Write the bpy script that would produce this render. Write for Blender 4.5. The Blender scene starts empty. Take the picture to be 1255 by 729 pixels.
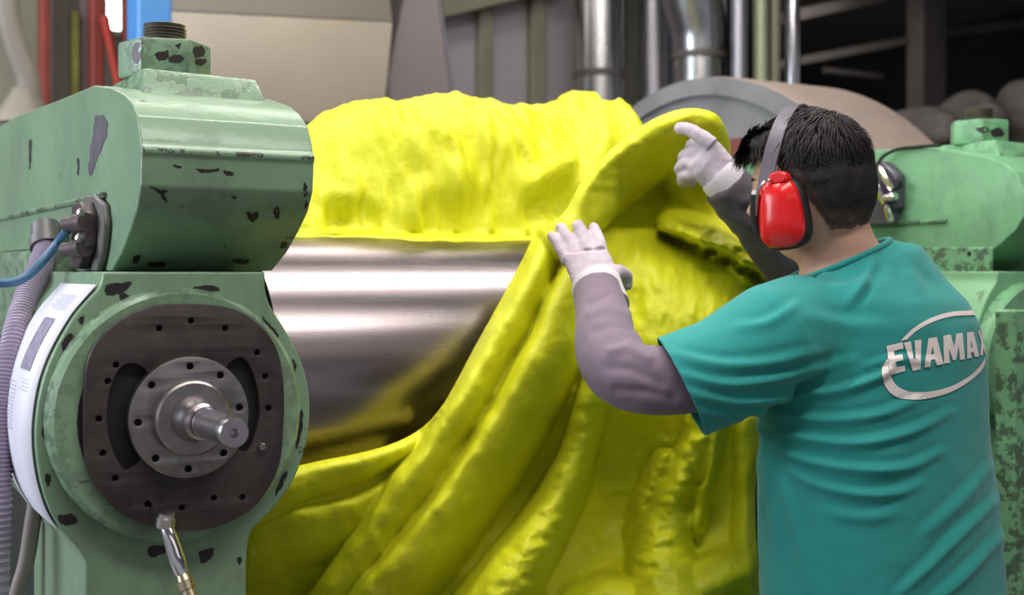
import bpy, bmesh, math, random
import numpy as np
from mathutils import Vector, Matrix
from mathutils.bvhtree import BVHTree

random.seed(7)
SC = bpy.context.scene
COL = SC.collection

# ------------------------------------------------------------------ camera, world, lights, exposure
F = 1500.0                       # focal length in pixels of a 1255 x 729 frame
HOR = 332.0                      # row of the horizon
TH = math.radians(31.0)          # the lens looks 31 degrees to the right of the mill's cross axis
CZ = 1.42                        # eye height
c_, s_ = math.cos(TH), math.sin(TH)
cd = bpy.data.cameras.new('camera')
cam = bpy.data.objects.new('camera', cd)
COL.objects.link(cam)
cam.location = (0, 0, CZ)
cam.rotation_euler = (math.pi / 2, 0, -TH)
cd.sensor_fit = 'HORIZONTAL'
cd.sensor_width = 36.0
cd.lens = 36.0 * F / 1255.0
cd.shift_y = -(364.5 - HOR) / 1255.0
cd.clip_start = 0.05
cd.dof.use_dof = True
cd.dof.focus_distance = 2.0
cd.dof.aperture_fstop = 3.5
SC.camera = cam

wd = bpy.data.worlds.new('hall_air')
SC.world = wd
wd.use_nodes = True
bgn = wd.node_tree.nodes['Background']
bgn.inputs[0].default_value = (0.86, 0.90, 1.0, 1)
bgn.inputs[1].default_value = 0.33

def area(name, loc, size, power, col, target):
    l = bpy.data.lights.new(name, 'AREA')
    l.shape = 'RECTANGLE'; l.size, l.size_y = size
    l.energy = power; l.color = col
    o = bpy.data.objects.new(name, l); COL.objects.link(o)
    o.location = loc
    d = Vector(target) - Vector(loc)
    o.rotation_euler = d.to_track_quat('-Z', 'Y').to_euler()
    return o
area('lamp_over_mill', (1.5, 1.95, 4.15), (3.4, 0.36), 84, (1.0, 0.97, 0.92), (1.5, 1.95, 0))
area('lamp_over_aisle', (1.0, -0.1, 4.15), (3.8, 0.5), 88, (1.0, 0.97, 0.92), (1.1, 0.4, 0))
area('lamp_far_aisle', (1.0, -3.4, 4.15), (6.0, 0.6), 26, (1.0, 0.96, 0.92), (1.0, -3.4, 0))
area('lamp_behind_mill', (1.0, 4.0, 4.15), (4.0, 0.5), 54, (1.0, 0.95, 0.88), (1.0, 4.2, 0))
area('lamp_rear_bay', (-0.6, 6.0, 4.15), (1.6, 1.6), 50, (1.0, 0.95, 0.88), (-0.6, 6.4, 0))
area('dark_bay_fill', (7.5, 7.6, 4.15), (2.0, 1.0), 26, (1.0, 0.95, 0.9), (7.5, 8.2, 0))  # added fill light, lifts the otherwise black bay at the right
area('daylight_left', (-3.4, 3.4, 2.5), (3.0, 2.2), 190, (0.82, 0.91, 1.0), (0.4, 2.5, 1.3))

vs = SC.view_settings
vs.view_transform = 'Standard'; vs.look = 'None'; vs.gamma = 1.0
vs.use_curve_mapping = False
vs.exposure = 0.2

# ------------------------------------------------------------------ rays of the lens turned into points of the room
def W(px, py, w):
    r = (px - 627.5) / F * w
    return Vector((c_ * r + s_ * w, -s_ * r + c_ * w, CZ - (py - HOR) / F * w))
def Wy(px, py, Y):
    k = (px - 627.5) / F
    return W(px, py, Y / (-s_ * k + c_))
def Wx(px, py, X):
    k = (px - 627.5) / F
    return W(px, py, X / (c_ * k + s_))
def cam_dir(r, w, z=0.0):
    return Vector((c_ * r + s_ * w, -s_ * r + c_ * w, z))
def proj_np(co):
    r = c_ * co[:, 0] - s_ * co[:, 1]
    w = s_ * co[:, 0] + c_ * co[:, 1]
    return 627.5 + F * r / w, HOR - F * (co[:, 2] - CZ) / w, w

# ------------------------------------------------------------------ noise
def _hash(i, j, k):
    n = (i * 73856093) ^ (j * 19349663) ^ (k * 83492791)
    n = (n ^ (n >> 13)) * 1274126177
    n = n & 0x7fffffff
    return ((n ^ (n >> 16)) & 0xffff) / 65535.0
def vnoise(p):
    p = np.asarray(p, dtype=np.float64)
    i = np.floor(p).astype(np.int64); f = p - i
    f = f * f * f * (f * (f * 6 - 15) + 10)
    out = 0
    for dx in (0, 1):
        for dy in (0, 1):
            for dz in (0, 1):
                wgt = (f[:, 0] if dx else 1 - f[:, 0]) * (f[:, 1] if dy else 1 - f[:, 1]) * (f[:, 2] if dz else 1 - f[:, 2])
                out = out + wgt * _hash(i[:, 0] + dx, i[:, 1] + dy, i[:, 2] + dz)
    return out * 2 - 1
def fbm(p, octv=4):
    p = np.asarray(p, dtype=np.float64); a = 1.0; o = 0
    for k in range(octv):
        o = o + a * vnoise(p + 17.3 * k); p = p * 2.03; a *= 0.5
    return o

# ------------------------------------------------------------------ materials
def lin(v):
    v = v / 255.0
    return v / 12.92 if v <= 0.04045 else ((v + 0.055) / 1.055) ** 2.4
def rgb(r, g, b):
    return (lin(r), lin(g), lin(b), 1)

class NT:
    def __init__(self, name):
        self.m = bpy.data.materials.new(name); self.m.use_nodes = True
        self.t = self.m.node_tree; self.b = self.t.nodes['Principled BSDF']
        self.tc = None
    def n(self, typ, **kw):
        nd = self.t.nodes.new(typ)
        for k, v in kw.items():
            if k.startswith('i_'):
                key = k[2:]
                key = int(key) if key.isdigit() else key.replace('_', ' ')
                nd.inputs[key].default_value = v
            else:
                setattr(nd, k, v)
        return nd
    def l(self, a, b): self.t.links.new(a, b)
    def coord(self, scale=(1, 1, 1), rot=(0, 0, 0)):
        if not self.tc: self.tc = self.n('ShaderNodeTexCoord')
        mp = self.n('ShaderNodeMapping'); mp.inputs['Scale'].default_value = scale; mp.inputs['Rotation'].default_value = rot
        self.l(self.tc.outputs['Object'], mp.inputs['Vector'])
        return mp.outputs[0]
    def noise(self, scale, detail=4, rough=0.6, sc=(1, 1, 1)):
        nz = self.n('ShaderNodeTexNoise'); nz.inputs['Scale'].default_value = scale
        nz.inputs['Detail'].default_value = detail; nz.inputs['Roughness'].default_value = rough
        self.l(self.coord(sc), nz.inputs['Vector'])
        return nz.outputs['Fac']
    def ramp(self, fac, stops, interp='LINEAR'):
        r = self.n('ShaderNodeValToRGB'); e = r.color_ramp.elements
        r.color_ramp.interpolation = interp
        while len(e) < len(stops): e.new(0.5)
        for el, (p, c) in zip(e, stops):
            el.position = p; el.color = c if len(c) == 4 else (*c, 1)
        self.l(fac, r.inputs[0])
        return r.outputs[0]
    def mix(self, fac, a, b, blend='MIX'):
        m = self.n('ShaderNodeMix'); m.data_type = 'RGBA'; m.blend_type = blend
        for sock, v in ((m.inputs[0], fac), (m.inputs[6], a), (m.inputs[7], b)):
            if isinstance(v, (int, float)): sock.default_value = v
            elif isinstance(v, tuple): sock.default_value = v
            else: self.l(v, sock)
        return m.outputs[2]
    def math(self, op, a, b=0.0):
        m = self.n('ShaderNodeMath'); m.operation = op
        for i, v in enumerate((a, b)):
            if isinstance(v, (int, float)): m.inputs[i].default_value = v
            else: self.l(v, m.inputs[i])
        return m.outputs[0]
    def bump(self, h, strength, dist=0.01):
        b = self.n('ShaderNodeBump'); b.inputs['Strength'].default_value = strength; b.inputs['Distance'].default_value = dist
        self.l(h, b.inputs['Height'])
        prev = getattr(self, 'lastb', None)
        if prev: self.l(prev, b.inputs['Normal'])
        self.l(b.outputs[0], self.b.inputs['Normal']); self.lastb = b.outputs[0]
    def base(self, v):
        if isinstance(v, tuple): self.b.inputs['Base Color'].default_value = v
        else: self.l(v, self.b.inputs['Base Color'])
    def setp(self, **kw):
        for k, v in kw.items():
            s = self.b.inputs[k.replace('_', ' ')]
            if isinstance(v, (int, float, tuple)): s.default_value = v
            else: self.l(v, s)
def B(v): return (v, v, v, 1)

def plain(name, col, rough=0.5, metal=0.0, var=0.25, vscale=6.0, bump=0.0, bscale=60.0, sc=(1, 1, 1), col2=None, spec=None):
    m = NT(name)
    f = m.noise(vscale, 5, 0.6, sc)
    c2 = col2 or tuple([x * (1 - var) for x in col[:3]]) + (1,)
    m.base(m.mix(m.ramp(f, [(0.3, B(0)), (0.7, B(1))]), col, c2))
    m.setp(Roughness=rough, Metallic=metal)
    if spec is not None: m.b.inputs['Specular IOR Level'].default_value = spec
    if bump: m.bump(m.noise(bscale, 4, 0.6), bump, 0.004)
    return m.m

def green_paint(name, col, col2, chip=0.35, rough=0.28, seed=0.0):
    m = NT(name)
    big = m.noise(3.1 + seed, 5, 0.6)
    base = m.mix(m.ramp(big, [(0.32, B(0)), (0.68, B(1))]), col, col2)
    # rubbed grime, long soft smears
    grime = m.ramp(m.noise(7.0 + seed, 6, 0.7, (1, 1, 0.5)), [(0.52, B(0)), (0.75, B(1))])
    base = m.mix(m.math('MULTIPLY', grime, 0.5), base, rgb(74, 84, 70))
    # knocked-off flakes of paint
    fl = m.ramp(m.noise(16.0 + seed, 7, 0.72), [(0.635, B(0)), (0.652, B(1))])
    wh = m.ramp(m.noise(3.7 + seed * 2, 3, 0.5), [(0.42, B(0)), (0.58, B(1))])
    geo = m.n('ShaderNodeNewGeometry')
    edge = m.ramp(geo.outputs['Pointiness'], [(0.53, B(0)), (0.60, B(1))])
    en = m.ramp(m.noise(34.0, 5, 0.7), [(0.50, B(0)), (0.54, B(1))])
    edge = m.math('MULTIPLY', edge, en)
    fm = m.math('MAXIMUM', m.math('MULTIPLY', fl, wh), edge)
    fm = m.math('MULTIPLY', fm, chip * 2.4)
    fm = m.math('MINIMUM', fm, 1.0)
    m.base(m.mix(fm, base, rgb(52, 46, 48)))
    m.setp(Roughness=m.math('ADD', m.math('MULTIPLY', grime, 0.2), rough))
    m.bump(m.noise(95.0, 3, 0.5), 0.10, 0.003)
    m.bump(m.noise(14.0, 4, 0.6), 0.15, 0.012)
    m.bump(m.math('SUBTRACT', 1.0, fm), 0.3, 0.002)
    return m.m

def rubber(name):
    m = NT(name)
    n1 = m.noise(9.0, 6, 0.65)
    base = m.mix(m.ramp(n1, [(0.3, B(0)), (0.7, B(1))]), rgb(214, 214, 28), rgb(224, 224, 42))
    m.base(base)
    m.setp(Roughness=0.48)
    m.b.inputs['Specular IOR Level'].default_value = 0.35
    m.b.inputs['Subsurface Weight'].default_value = 0.12
    m.b.inputs['Subsurface Radius'].default_value = (0.03, 0.028, 0.004)
    m.b.inputs['Subsurface Scale'].default_value = 0.5
    m.bump(m.noise(26.0, 7, 0.68), 0.32, 0.012)
    m.bump(m.noise(120.0, 3, 0.6), 0.14, 0.003)
    return m.m

def metal(name, col, rough=0.35, var=0.3, vscale=12, scr=(1, 1, 1), bump=0.05, aniso=0.0):
    m = NT(name)
    f = m.noise(vscale, 6, 0.65, scr)
    c2 = tuple([x * (1 - var) for x in col[:3]]) + (1,)
    m.base(m.mix(m.ramp(f, [(0.3, B(0)), (0.72, B(1))]), col, c2))
    m.setp(Metallic=1.0, Roughness=m.math('ADD', m.math('MULTIPLY', f, 0.2), rough - 0.1))
    if bump: m.bump(m.noise(vscale * 8, 3, 0.6, scr), bump, 0.002)
    return m.m

M = {}
M['green'] = green_paint('green_machine_paint', rgb(134, 162, 132), rgb(116, 143, 116), 0.36)
M['green_r'] = green_paint('bright_green_machine_paint', rgb(122, 178, 132), rgb(108, 158, 116), 0.3, 0.42, 1.3)
M['plate'] = plain('oily_black_plate', rgb(84, 74, 73), 0.42, 0.4, 0.45, 14, 0.15, 90, col2=rgb(54, 47, 47))
M['black'] = plain('black_part_and_shade', rgb(16, 15, 16), 0.7)  # black parts; also stands for shade in holes and under the frame
M['steel'] = metal('worn_turned_steel', rgb(178, 170, 169), 0.36, 0.5, 22)
M['shaft'] = metal('bright_shaft_steel', rgb(214, 205, 210), 0.26, 0.35, 40)
M['chrome'] = metal('chrome', rgb(225, 222, 226), 0.14, 0.1, 8)
M['brass'] = metal('pale_brass', rgb(205, 190, 160), 0.28, 0.2, 30)
M['chip'] = plain('bare_primer', rgb(92, 84, 94), 0.55, 0.0, 0.35, 30, 0.1, 80)
M['chip_dark'] = plain('bare_iron', rgb(50, 44, 46), 0.55, 0.2, 0.4, 30, 0.1, 80)
M['thread'] = plain('oxidised_thread', rgb(118, 110, 100), .4, .35, .5, 30)
M['roll'] = metal('polished_chill_roll', rgb(152, 141, 143), 0.26, 0.18, 5, (0.25, 6, 6), 0.02)
M['rubber'] = rubber('yellow_rubber_compound')
M['label'] = plain('white_paper', rgb(226, 222, 236), 0.45, 0, 0.05, 5)
M['print'] = plain('grey_print', rgb(158, 150, 174), 0.5, 0, 0.5, 60)
M['print2'] = plain('faint_print', rgb(196, 190, 206), 0.5, 0, 0.2, 60)
M['lilac'] = plain('lilac_hose_plastic', rgb(172, 158, 180), 0.4, 0, 0.15, 10)
M['blue_cable'] = plain('blue_cable_jacket', rgb(70, 116, 156), 0.4)
M['connector'] = plain('dirty_connector_metal', rgb(104, 92, 94), 0.4, 0.5, 0.4, 40)
M['greyplate'] = plain('grey_bracket_steel', rgb(120, 116, 116), 0.45, 0.3, 0.3, 14)
M['teal'] = None

# ------------------------------------------------------------------ geometry helpers
def origin_of(o):
    v = Vector((0, 0, 0))
    while o is not None:
        v = v + Vector(o.location); o = o.parent
    return v
def link_mesh(name, me, mat, parent=None):
    o = bpy.data.objects.new(name, me); COL.objects.link(o)
    if mat is not None and len(me.materials) == 0:
        me.materials.append(mat)
    if parent is not None:
        off = origin_of(parent)
        me.transform(Matrix.Translation(-off))
        o.parent = parent
    return o
def pyobj(name, verts, faces, mat, parent=None, smooth=True, sharp=None):
    me = bpy.data.meshes.new(name)
    me.from_pydata([tuple(v) for v in verts], [], faces)
    bm = bmesh.new(); bm.from_mesh(me)
    bmesh.ops.recalc_face_normals(bm, faces=bm.faces); bm.to_mesh(me); bm.free()
    finish(me, smooth, sharp)
    return link_mesh(name, me, mat, parent)
def finish(me, smooth=True, sharp=None):
    if smooth:
        me.polygons.foreach_set('use_smooth', [True] * len(me.polygons))
        if sharp is not None:
            me.set_sharp_from_angle(angle=math.radians(sharp))
    me.update()
class MB:
    def __init__(self): self.v = []; self.f = []
    def add(self, v, f):
        k = len(self.v); self.v += [Vector(p) for p in v]; self.f += [tuple(i + k for i in q) for q in f]; return self
    def build(self, name, mat, parent=None, smooth=True, sharp=35):
        return pyobj(name, self.v, self.f, mat, parent, smooth, sharp)
def catmull(pts, n=8, closed=False):
    P = [Vector(p) for p in pts]; out = []; m = len(P)
    rng = range(m if closed else m - 1)
    for i in rng:
        if closed: a, b, c, d = P[(i - 1) % m], P[i], P[(i + 1) % m], P[(i + 2) % m]
        else: a, b, c, d = P[max(i - 1, 0)], P[i], P[i + 1], P[min(i + 2, m - 1)]
        for k in range(n):
            t = k / n
            out.append(0.5 * ((2 * b) + (c - a) * t + (2 * a - 5 * b + 4 * c - d) * t * t + (3 * b - a - 3 * c + d) * t ** 3))
    if not closed: out.append(P[-1].copy())
    return out
def lerp_list(vals, n):
    x = np.linspace(0, len(vals) - 1, n)
    return list(np.interp(x, range(len(vals)), vals))
def tube(path, rad, seg=12, caps=True, squash=None, flat_ref=None):
    P = [Vector(p) for p in path]; n = len(P)
    R = rad if isinstance(rad, (list, tuple)) else [rad] * n
    if len(R) != n: R = lerp_list(list(R), n)
    v = []; f = []
    t0 = (P[1] - P[0]).normalized()
    up = flat_ref or (Vector((0, 0, 1)) if abs(t0.z) < 0.9 else Vector((0, 1, 0)))
    nrm = (up - t0 * up.dot(t0)).normalized()
    for i in range(n):
        t = (P[min(i + 1, n - 1)] - P[max(i - 1, 0)]).normalized()
        nrm = (nrm - t * nrm.dot(t)).normalized(); bn = t.cross(nrm)
        sq = squash if squash else (1, 1)
        for k in range(seg):
            a = 2 * math.pi * k / seg
            v.append(P[i] + nrm * (R[i] * sq[0] * math.cos(a)) + bn * (R[i] * sq[1] * math.sin(a)))
    for i in range(n - 1):
        for k in range(seg):
            a = i * seg + k; b = i * seg + (k + 1) % seg
            f.append((a, b, b + seg, a + seg))
    if caps:
        f.append(tuple(range(seg - 1, -1, -1))); f.append(tuple(range((n - 1) * seg, n * seg)))
    return v, f
def lathe(profile, origin, axis, seg=32, caps=True):
    """profile: list of (distance along the axis, radius)"""
    ax = Vector(axis).normalized()
    u = ax.orthogonal().normalized(); w = ax.cross(u); o = Vector(origin)
    v = []; f = []
    for (h, r) in profile:
        for k in range(seg):
            a = 2 * math.pi * k / seg
            v.append(o + ax * h + u * (r * math.cos(a)) + w * (r * math.sin(a)))
    for i in range(len(profile) - 1):
        for k in range(seg):
            a = i * seg + k; b = i * seg + (k + 1) % seg
            f.append((a, b, b + seg, a + seg))
    if caps:
        f.append(tuple(range(seg - 1, -1, -1))); f.append(tuple(range((len(profile) - 1) * seg, len(profile) * seg)))
    return v, f
def boxvf(lo, hi):
    x0, y0, z0 = lo; x1, y1, z1 = hi
    v = [(x0, y0, z0), (x1, y0, z0), (x1, y1, z0), (x0, y1, z0), (x0, y0, z1), (x1, y0, z1), (x1, y1, z1), (x0, y1, z1)]
    f = [(0, 3, 2, 1), (4, 5, 6, 7), (0, 1, 5, 4), (1, 2, 6, 5), (2, 3, 7, 6), (3, 0, 4, 7)]
    return v, f
def bevel_obj(name, vf, mat, parent=None, bev=0.006, seg=2, sharp=35, angle=30):
    v, f = vf
    me = bpy.data.meshes.new(name); me.from_pydata([tuple(p) for p in v], [], f)
    bm = bmesh.new(); bm.from_mesh(me); bmesh.ops.recalc_face_normals(bm, faces=bm.faces)
    if bev > 0:
        ed = [e for e in bm.edges if len(e.link_faces) == 2 and e.calc_face_angle(0) > math.radians(angle)]
        bmesh.ops.bevel(bm, geom=ed, offset=bev, segments=seg, profile=0.6, affect='EDGES', clamp_overlap=True)
    bm.to_mesh(me); bm.free()
    finish(me, True, sharp)
    return link_mesh(name, me, mat, parent)
def box(name, lo, hi, mat, parent=None, bev=0.006, seg=2):
    return bevel_obj(name, boxvf(lo, hi), mat, parent, bev, seg)
def extrude_poly(poly, vec):
    n = len(poly); vec = Vector(vec)
    v = [Vector(p) for p in poly] + [Vector(p) + vec for p in poly]
    f = [tuple(range(n)), tuple(range(2 * n - 1, n - 1, -1))]
    f += [(i, i + n, (i + 1) % n + n, (i + 1) % n) for i in range(n)]
    return v, f
def eval_mesh(o):
    dg = bpy.context.evaluated_depsgraph_get()
    return bpy.data.meshes.new_from_object(o.evaluated_get(dg), depsgraph=dg)
def plate2d(name, loops, thick, bev, to3d, mat, parent=None, sharp=35):
    """flat plate from 2D loops (holes allowed); to3d maps (x, y, h) to the room, h in [0, thick]"""
    cu = bpy.data.curves.new(name, 'CURVE'); cu.dimensions = '2D'; cu.fill_mode = 'BOTH'
    for lp in loops:
        sp = cu.splines.new('POLY'); sp.points.add(len(lp) - 1); sp.use_cyclic_u = True
        for p, q in zip(sp.points, lp): p.co = (q[0], q[1], 0, 1)
    cu.extrude = max(thick / 2 - bev, 1e-5); cu.bevel_depth = bev; cu.bevel_resolution = 1; cu.offset = -bev
    o = bpy.data.objects.new(name, cu); COL.objects.link(o)
    me = eval_mesh(o)
    bpy.data.objects.remove(o); bpy.data.curves.remove(cu)
    me.name = name
    for v in me.vertices:
        v.co = to3d(v.co.x, v.co.y, v.co.z + thick / 2)
    bm = bmesh.new(); bm.from_mesh(me); bmesh.ops.remove_doubles(bm, verts=bm.verts, dist=1e-5)
    bmesh.ops.recalc_face_normals(bm, faces=bm.faces); bm.to_mesh(me); bm.free()
    me.materials.clear()
    finish(me, True, sharp)
    return link_mesh(name, me, mat, parent)
def remesh(o, voxel, smooth=0, factor=0.5):
    m = o.modifiers.new('r', 'REMESH'); m.mode = 'VOXEL'; m.voxel_size = voxel; m.use_smooth_shade = True
    if smooth:
        s = o.modifiers.new('s', 'SMOOTH'); s.iterations = smooth; s.factor = factor
    me = eval_mesh(o); old = o.data
    o.modifiers.clear(); o.data = me
    me.materials.clear(); 
    for mt in old.materials: me.materials.append(mt)
    me.name = old.name
    bpy.data.meshes.remove(old)
    finish(me, True)
    return o
def coords(me):
    a = np.empty(len(me.vertices) * 3); me.vertices.foreach_get('co', a); return a.reshape(-1, 3)
def normals(me):
    a = np.empty(len(me.vertices) * 3); me.vertices.foreach_get('normal', a); return a.reshape(-1, 3)
def set_coords(me, a):
    me.vertices.foreach_set('co', a.reshape(-1)); me.update()
def polydist(px, py, pts, vals=None):
    """distance of many points to a polyline; with vals also the value interpolated along it and the side"""
    best = np.full(px.shape, 1e9); bv = np.zeros(px.shape); bs = np.zeros(px.shape)
    tot = 0
    for i in range(len(pts) - 1):
        ax, ay = pts[i][:2]; bx, by = pts[i + 1][:2]
        dx, dy = bx - ax, by - ay; L2 = dx * dx + dy * dy + 1e-9
        t = np.clip(((px - ax) * dx + (py - ay) * dy) / L2, 0, 1)
        qx, qy = ax + t * dx, ay + t * dy
        d = np.hypot(px - qx, py - qy); m = d < best
        best = np.where(m, d, best)
        bs = np.where(m, np.sign((px - ax) * dy - (py - ay) * dx), bs)
        if vals is not None: bv = np.where(m, vals[i] + t * (vals[i + 1] - vals[i]), bv)
    return best, bv, bs
def inside(px, py, poly):
    r = np.zeros(px.shape, bool); n = len(poly)
    for i in range(n):
        x0, y0 = poly[i][:2]; x1, y1 = poly[(i + 1) % n][:2]
        cnd = (y0 > py) != (y1 > py)
        with np.errstate(divide='ignore', invalid='ignore'):
            xi = x0 + (py - y0) * (x1 - x0) / ((y1 - y0) if y1 != y0 else 1e-9)
        r ^= cnd & (px < xi)
    return r

def tag(o, label, cat, group=None, kind=None):
    if label: o['label'] = label
    if cat: o['category'] = cat
    if group: o['group'] = group
    if kind: o['kind'] = kind
    return o
def thing(name, label, cat, loc, group=None):
    o = bpy.data.objects.new(name, None); COL.objects.link(o); o.location = loc
    o.empty_display_size = 0.05
    return tag(o, label, cat, group)
def struct(o):
    o['kind'] = 'structure'; return o
def copy_tree(o, parent=None, off=None):
    cpy = o.copy(); COL.objects.link(cpy); cpy.parent = parent
    if off is not None: cpy.location = Vector(o.location) + Vector(off)
    for ch in o.children: copy_tree(ch, cpy)
    return cpy

# ------------------------------------------------------------------ the hall
ZC = CZ                                    # heights below are given from eye level
def Z(h): return ZC + h
M['floor'] = plain('worn_concrete', rgb(112, 108, 103), 0.55, 0, 0.35, 2.5, 0.1, 30)
M['wall'] = plain('dusty_grey_wall', rgb(128, 122, 114), 0.7, 0, 0.3, 1.2)
M['wall_dark'] = plain('shade_dark_wall', rgb(48, 44, 42), 0.8, 0, 0.4, 1.0)  # the unlit bay's shade is put into this dark wall colour
M['ceil'] = plain('grey_ceiling_sheet', rgb(140, 136, 130), 0.7, 0, 0.2, 1.0)
struct(box('floor', (-6, -9, -0.2), (12, 12.2, 0), M['floor'], None, 0))
struct(box('ceiling', (-6, -9, 4.3), (12, 12.2, 4.5), M['ceil'], None, 0))
struct(box('wall_back', (-6, 9.0, 0), (4.6, 9.2, 4.3), M['wall'], None, 0))
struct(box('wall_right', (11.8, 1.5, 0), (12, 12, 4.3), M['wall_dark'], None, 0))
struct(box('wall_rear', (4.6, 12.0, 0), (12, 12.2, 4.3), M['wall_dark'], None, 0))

# ------------------------------------------------------------------ left mill frame
YF = 1.85
mf = thing('roll_stand', 'green cast iron roll stand at the left with round black shaft plate in front', 'roll stand', (0.53, 2.4, 0), 'stands of the rolling mill')
prof = [(2.0, 0.0), (1.93, .03), (1.876, .064), (1.836, .094), (1.815, .125), (1.812, .158), (1.811, .168), (1.8065, .174), (1.8075, .181), (1.815, .187), (1.819, .20), (1.837, .23), (1.868, .252), (1.91, .27), (2.0, .292), (2.125, .312), (2.4, .322), (2.92, .345), (3.25, .345), (3.25, .045), (2.45, .045), (2.32, 0.0)]
capo = bevel_obj('top_cap', extrude_poly([(0.457, y, Z(z)) for y, z in prof], (0.268, 0, 0)), M['green'], mf, 0.016, 3, 40, 20)
# raised pad under the nut
x0, x1 = .495, .695
pad_v = [(x0, 1.957, Z(.268)), (x1 + .012, 1.957, Z(.268)), (x1 + .012, 2.22, Z(.268)), (x0, 2.22, Z(.268)),
         (x0 + .008, 1.985, Z(.326)), (x1 - .004, 1.985, Z(.322)), (x1 - .004, 2.2, Z(.326)), (x0 + .008, 2.2, Z(.326))]
bevel_obj('nut_pad', (pad_v, boxvf((0, 0, 0), (1, 1, 1))[1]), M['green'], mf, 0.007, 2)
# hexagon nut with chamfered corners
nut_c = Wy(202, 64, 2.08)
hx = []
for k in range(6):
    a = math.radians(60 * k + 45)
    hx.append((nut_c.x + .0765 * math.cos(a), nut_c.y + .0765 * math.sin(a), Z(.322)))
bevel_obj('hex_nut', extrude_poly(hx, (0, 0, .062)), M['green'], mf, 0.007, 2, 40)
st = MB()
prf = [(0, .036)]
for k in range(6):
    prf += [(.004 + k * .0052, .036), (.0066 + k * .0052, .0315)]
prf += [(.037, .035), (.038, .032)]
st.add(*lathe(prf, (nut_c.x, nut_c.y, Z(.378)), (0, 0, 1), 32))
st.build('threaded_stud', M['thread'], mf, sharp=25)

# housing barrel: outline of its front face
right_px = [(325, 333), (325, 352), (331, 374), (346, 398), (364, 430), (376, 465), (380, 503), (375, 545), (360, 588), (338, 620), (318, 640), (306, 655), (302, 690)]
left_px = [(105, 690), (97, 674), (76, 650), (60, 622), (49, 585), (44, 545), (45, 510), (52, 470), (66, 432), (90, 390), (108, 368), (122, 352), (127, 333)]
oc = [Wy(x, y, YF) for x, y in right_px]
ocl = [Wy(x, y, YF) for x, y in left_px]
outline = catmull(oc, 4) + [Vector((oc[-1].x, YF, 0.0)), Vector((ocl[0].x, YF, 0.0))] + catmull(ocl, 4)
hs = bevel_obj('bearing_housing', extrude_poly(outline, (0, .42, 0)), M['green'], mf, 0.012, 3, 40, 50)
PC = Wy(226, 509, 1.82)                    # centre of the shaft plate
# ring boss that the plate is bolted to
bs = MB()
bs.add(*lathe([(0, .1915), (.026, .1885), (.033, .182), (.033, .10)], (PC.x - .004, YF + .001, PC.z), (0, -1, 0), 72, True))
bs.build('ring_boss', M['green'], mf)
# black plate with bolt holes and two curved windows
pl_px = [(180, 377), (230, 372), (285, 378), (320, 400), (340, 430), (348, 475), (347, 530), (342, 570), (325, 605), (300, 630), (260, 647), (215, 650), (170, 640), (135, 617), (110, 580), (103, 540), (104, 470), (112, 430), (140, 398)]
YP = YF - .034
plo = [(p.x, p.z) for p in catmull([Wy(x, y, YP - .012) for x, y in pl_px], 4, True)]
def circ(x, z, r, n=14): return [(x + r * math.cos(2 * math.pi * k / n), z + r * math.sin(2 * math.pi * k / n)) for k in range(n)]
hole_px = [(195, 402), (234, 393), (276, 402), (315, 432), (325, 461), (329, 500), (297, 609), (262, 610), (223, 622), (126, 555), (121, 513), (132, 467), (141, 586), (142, 447), (181, 617)]
holes = []
for x, y in hole_px:
    p = Wy(x, y, YP - .012); holes.append(circ(p.x, p.z, .0046))
def win(pts):
    return [(p.x, p.z) for p in catmull([Wy(x, y, YP - .012) for x, y in pts], 5, True)]
w1 = win([(155, 446), (170, 447), (180, 458), (168, 480), (162, 512), (165, 540), (175, 558), (158, 575), (148, 570), (136, 545), (131, 515), (134, 480), (144, 455)])
w2 = win([(277, 452), (292, 438), (304, 445), (314, 470), (318, 503), (312, 532), (303, 552), (290, 548), (296, 525), (297, 500), (290, 472)])
plate2d('shaft_plate', [plo, w1, w2] + holes, .013, .0015, lambda x, y, h: (x, YP - h, y), M['plate'], mf)
bk = MB(); bk.add(*lathe([(0, .155), (.0006, .155)], (PC.x, YP + .0005, PC.z), (0, -1, 0), 40)); bk.build('bore_shade_disc', M['black'], mf)  # black disc that paints the shade behind the plate openings
# flange with eight bolt holes, hub and splined shaft
YQ = YP - .013
def fl(h): return YQ - h
fo = circ(PC.x, PC.z, .0895, 56); fi = circ(PC.x, PC.z, .040, 32)
fh = [circ(PC.x + .0755 * math.cos(math.radians(a)), PC.z + .0755 * math.sin(math.radians(a)), .0052) for a in (8, 53, 90, 138, 182, 228, 268, 312)]
flange = plate2d('flange_ring', [fo, fi] + fh, .017, .0018, lambda x, y, h: (x, YQ + .004 - h, y), M['steel'], mf)
db = MB(); db.add(*lathe([(0, .084), (.0006, .084)], (PC.x, YQ - .0005, PC.z), (0, -1, 0), 40)); db.build('hole_backing', M['black'], flange)  # black disc painting the shade inside the flange bolt holes
hb = MB(); hb.add(*lathe([(0, .060), (.012, .060), (.0125, .0565), (.017, .0565), (.030, .055), (.033, .052), (.033, .028), (.030, .0275)], (PC.x, YQ, PC.z), (0, -1, 0), 56))
hb.build('hub_disc', M['steel'], mf, sharp=30)
sh = MB(); y0 = YQ - .030
sh.add(*lathe([(0, .0335), (.006, .0335), (.014, .0305), (.026, .0285), (.030, .0265), (.044, .0262), (.046, .0225), (.06, .0222)], (PC.x, y0, PC.z), (0, -1, 0), 48, False))
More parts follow.
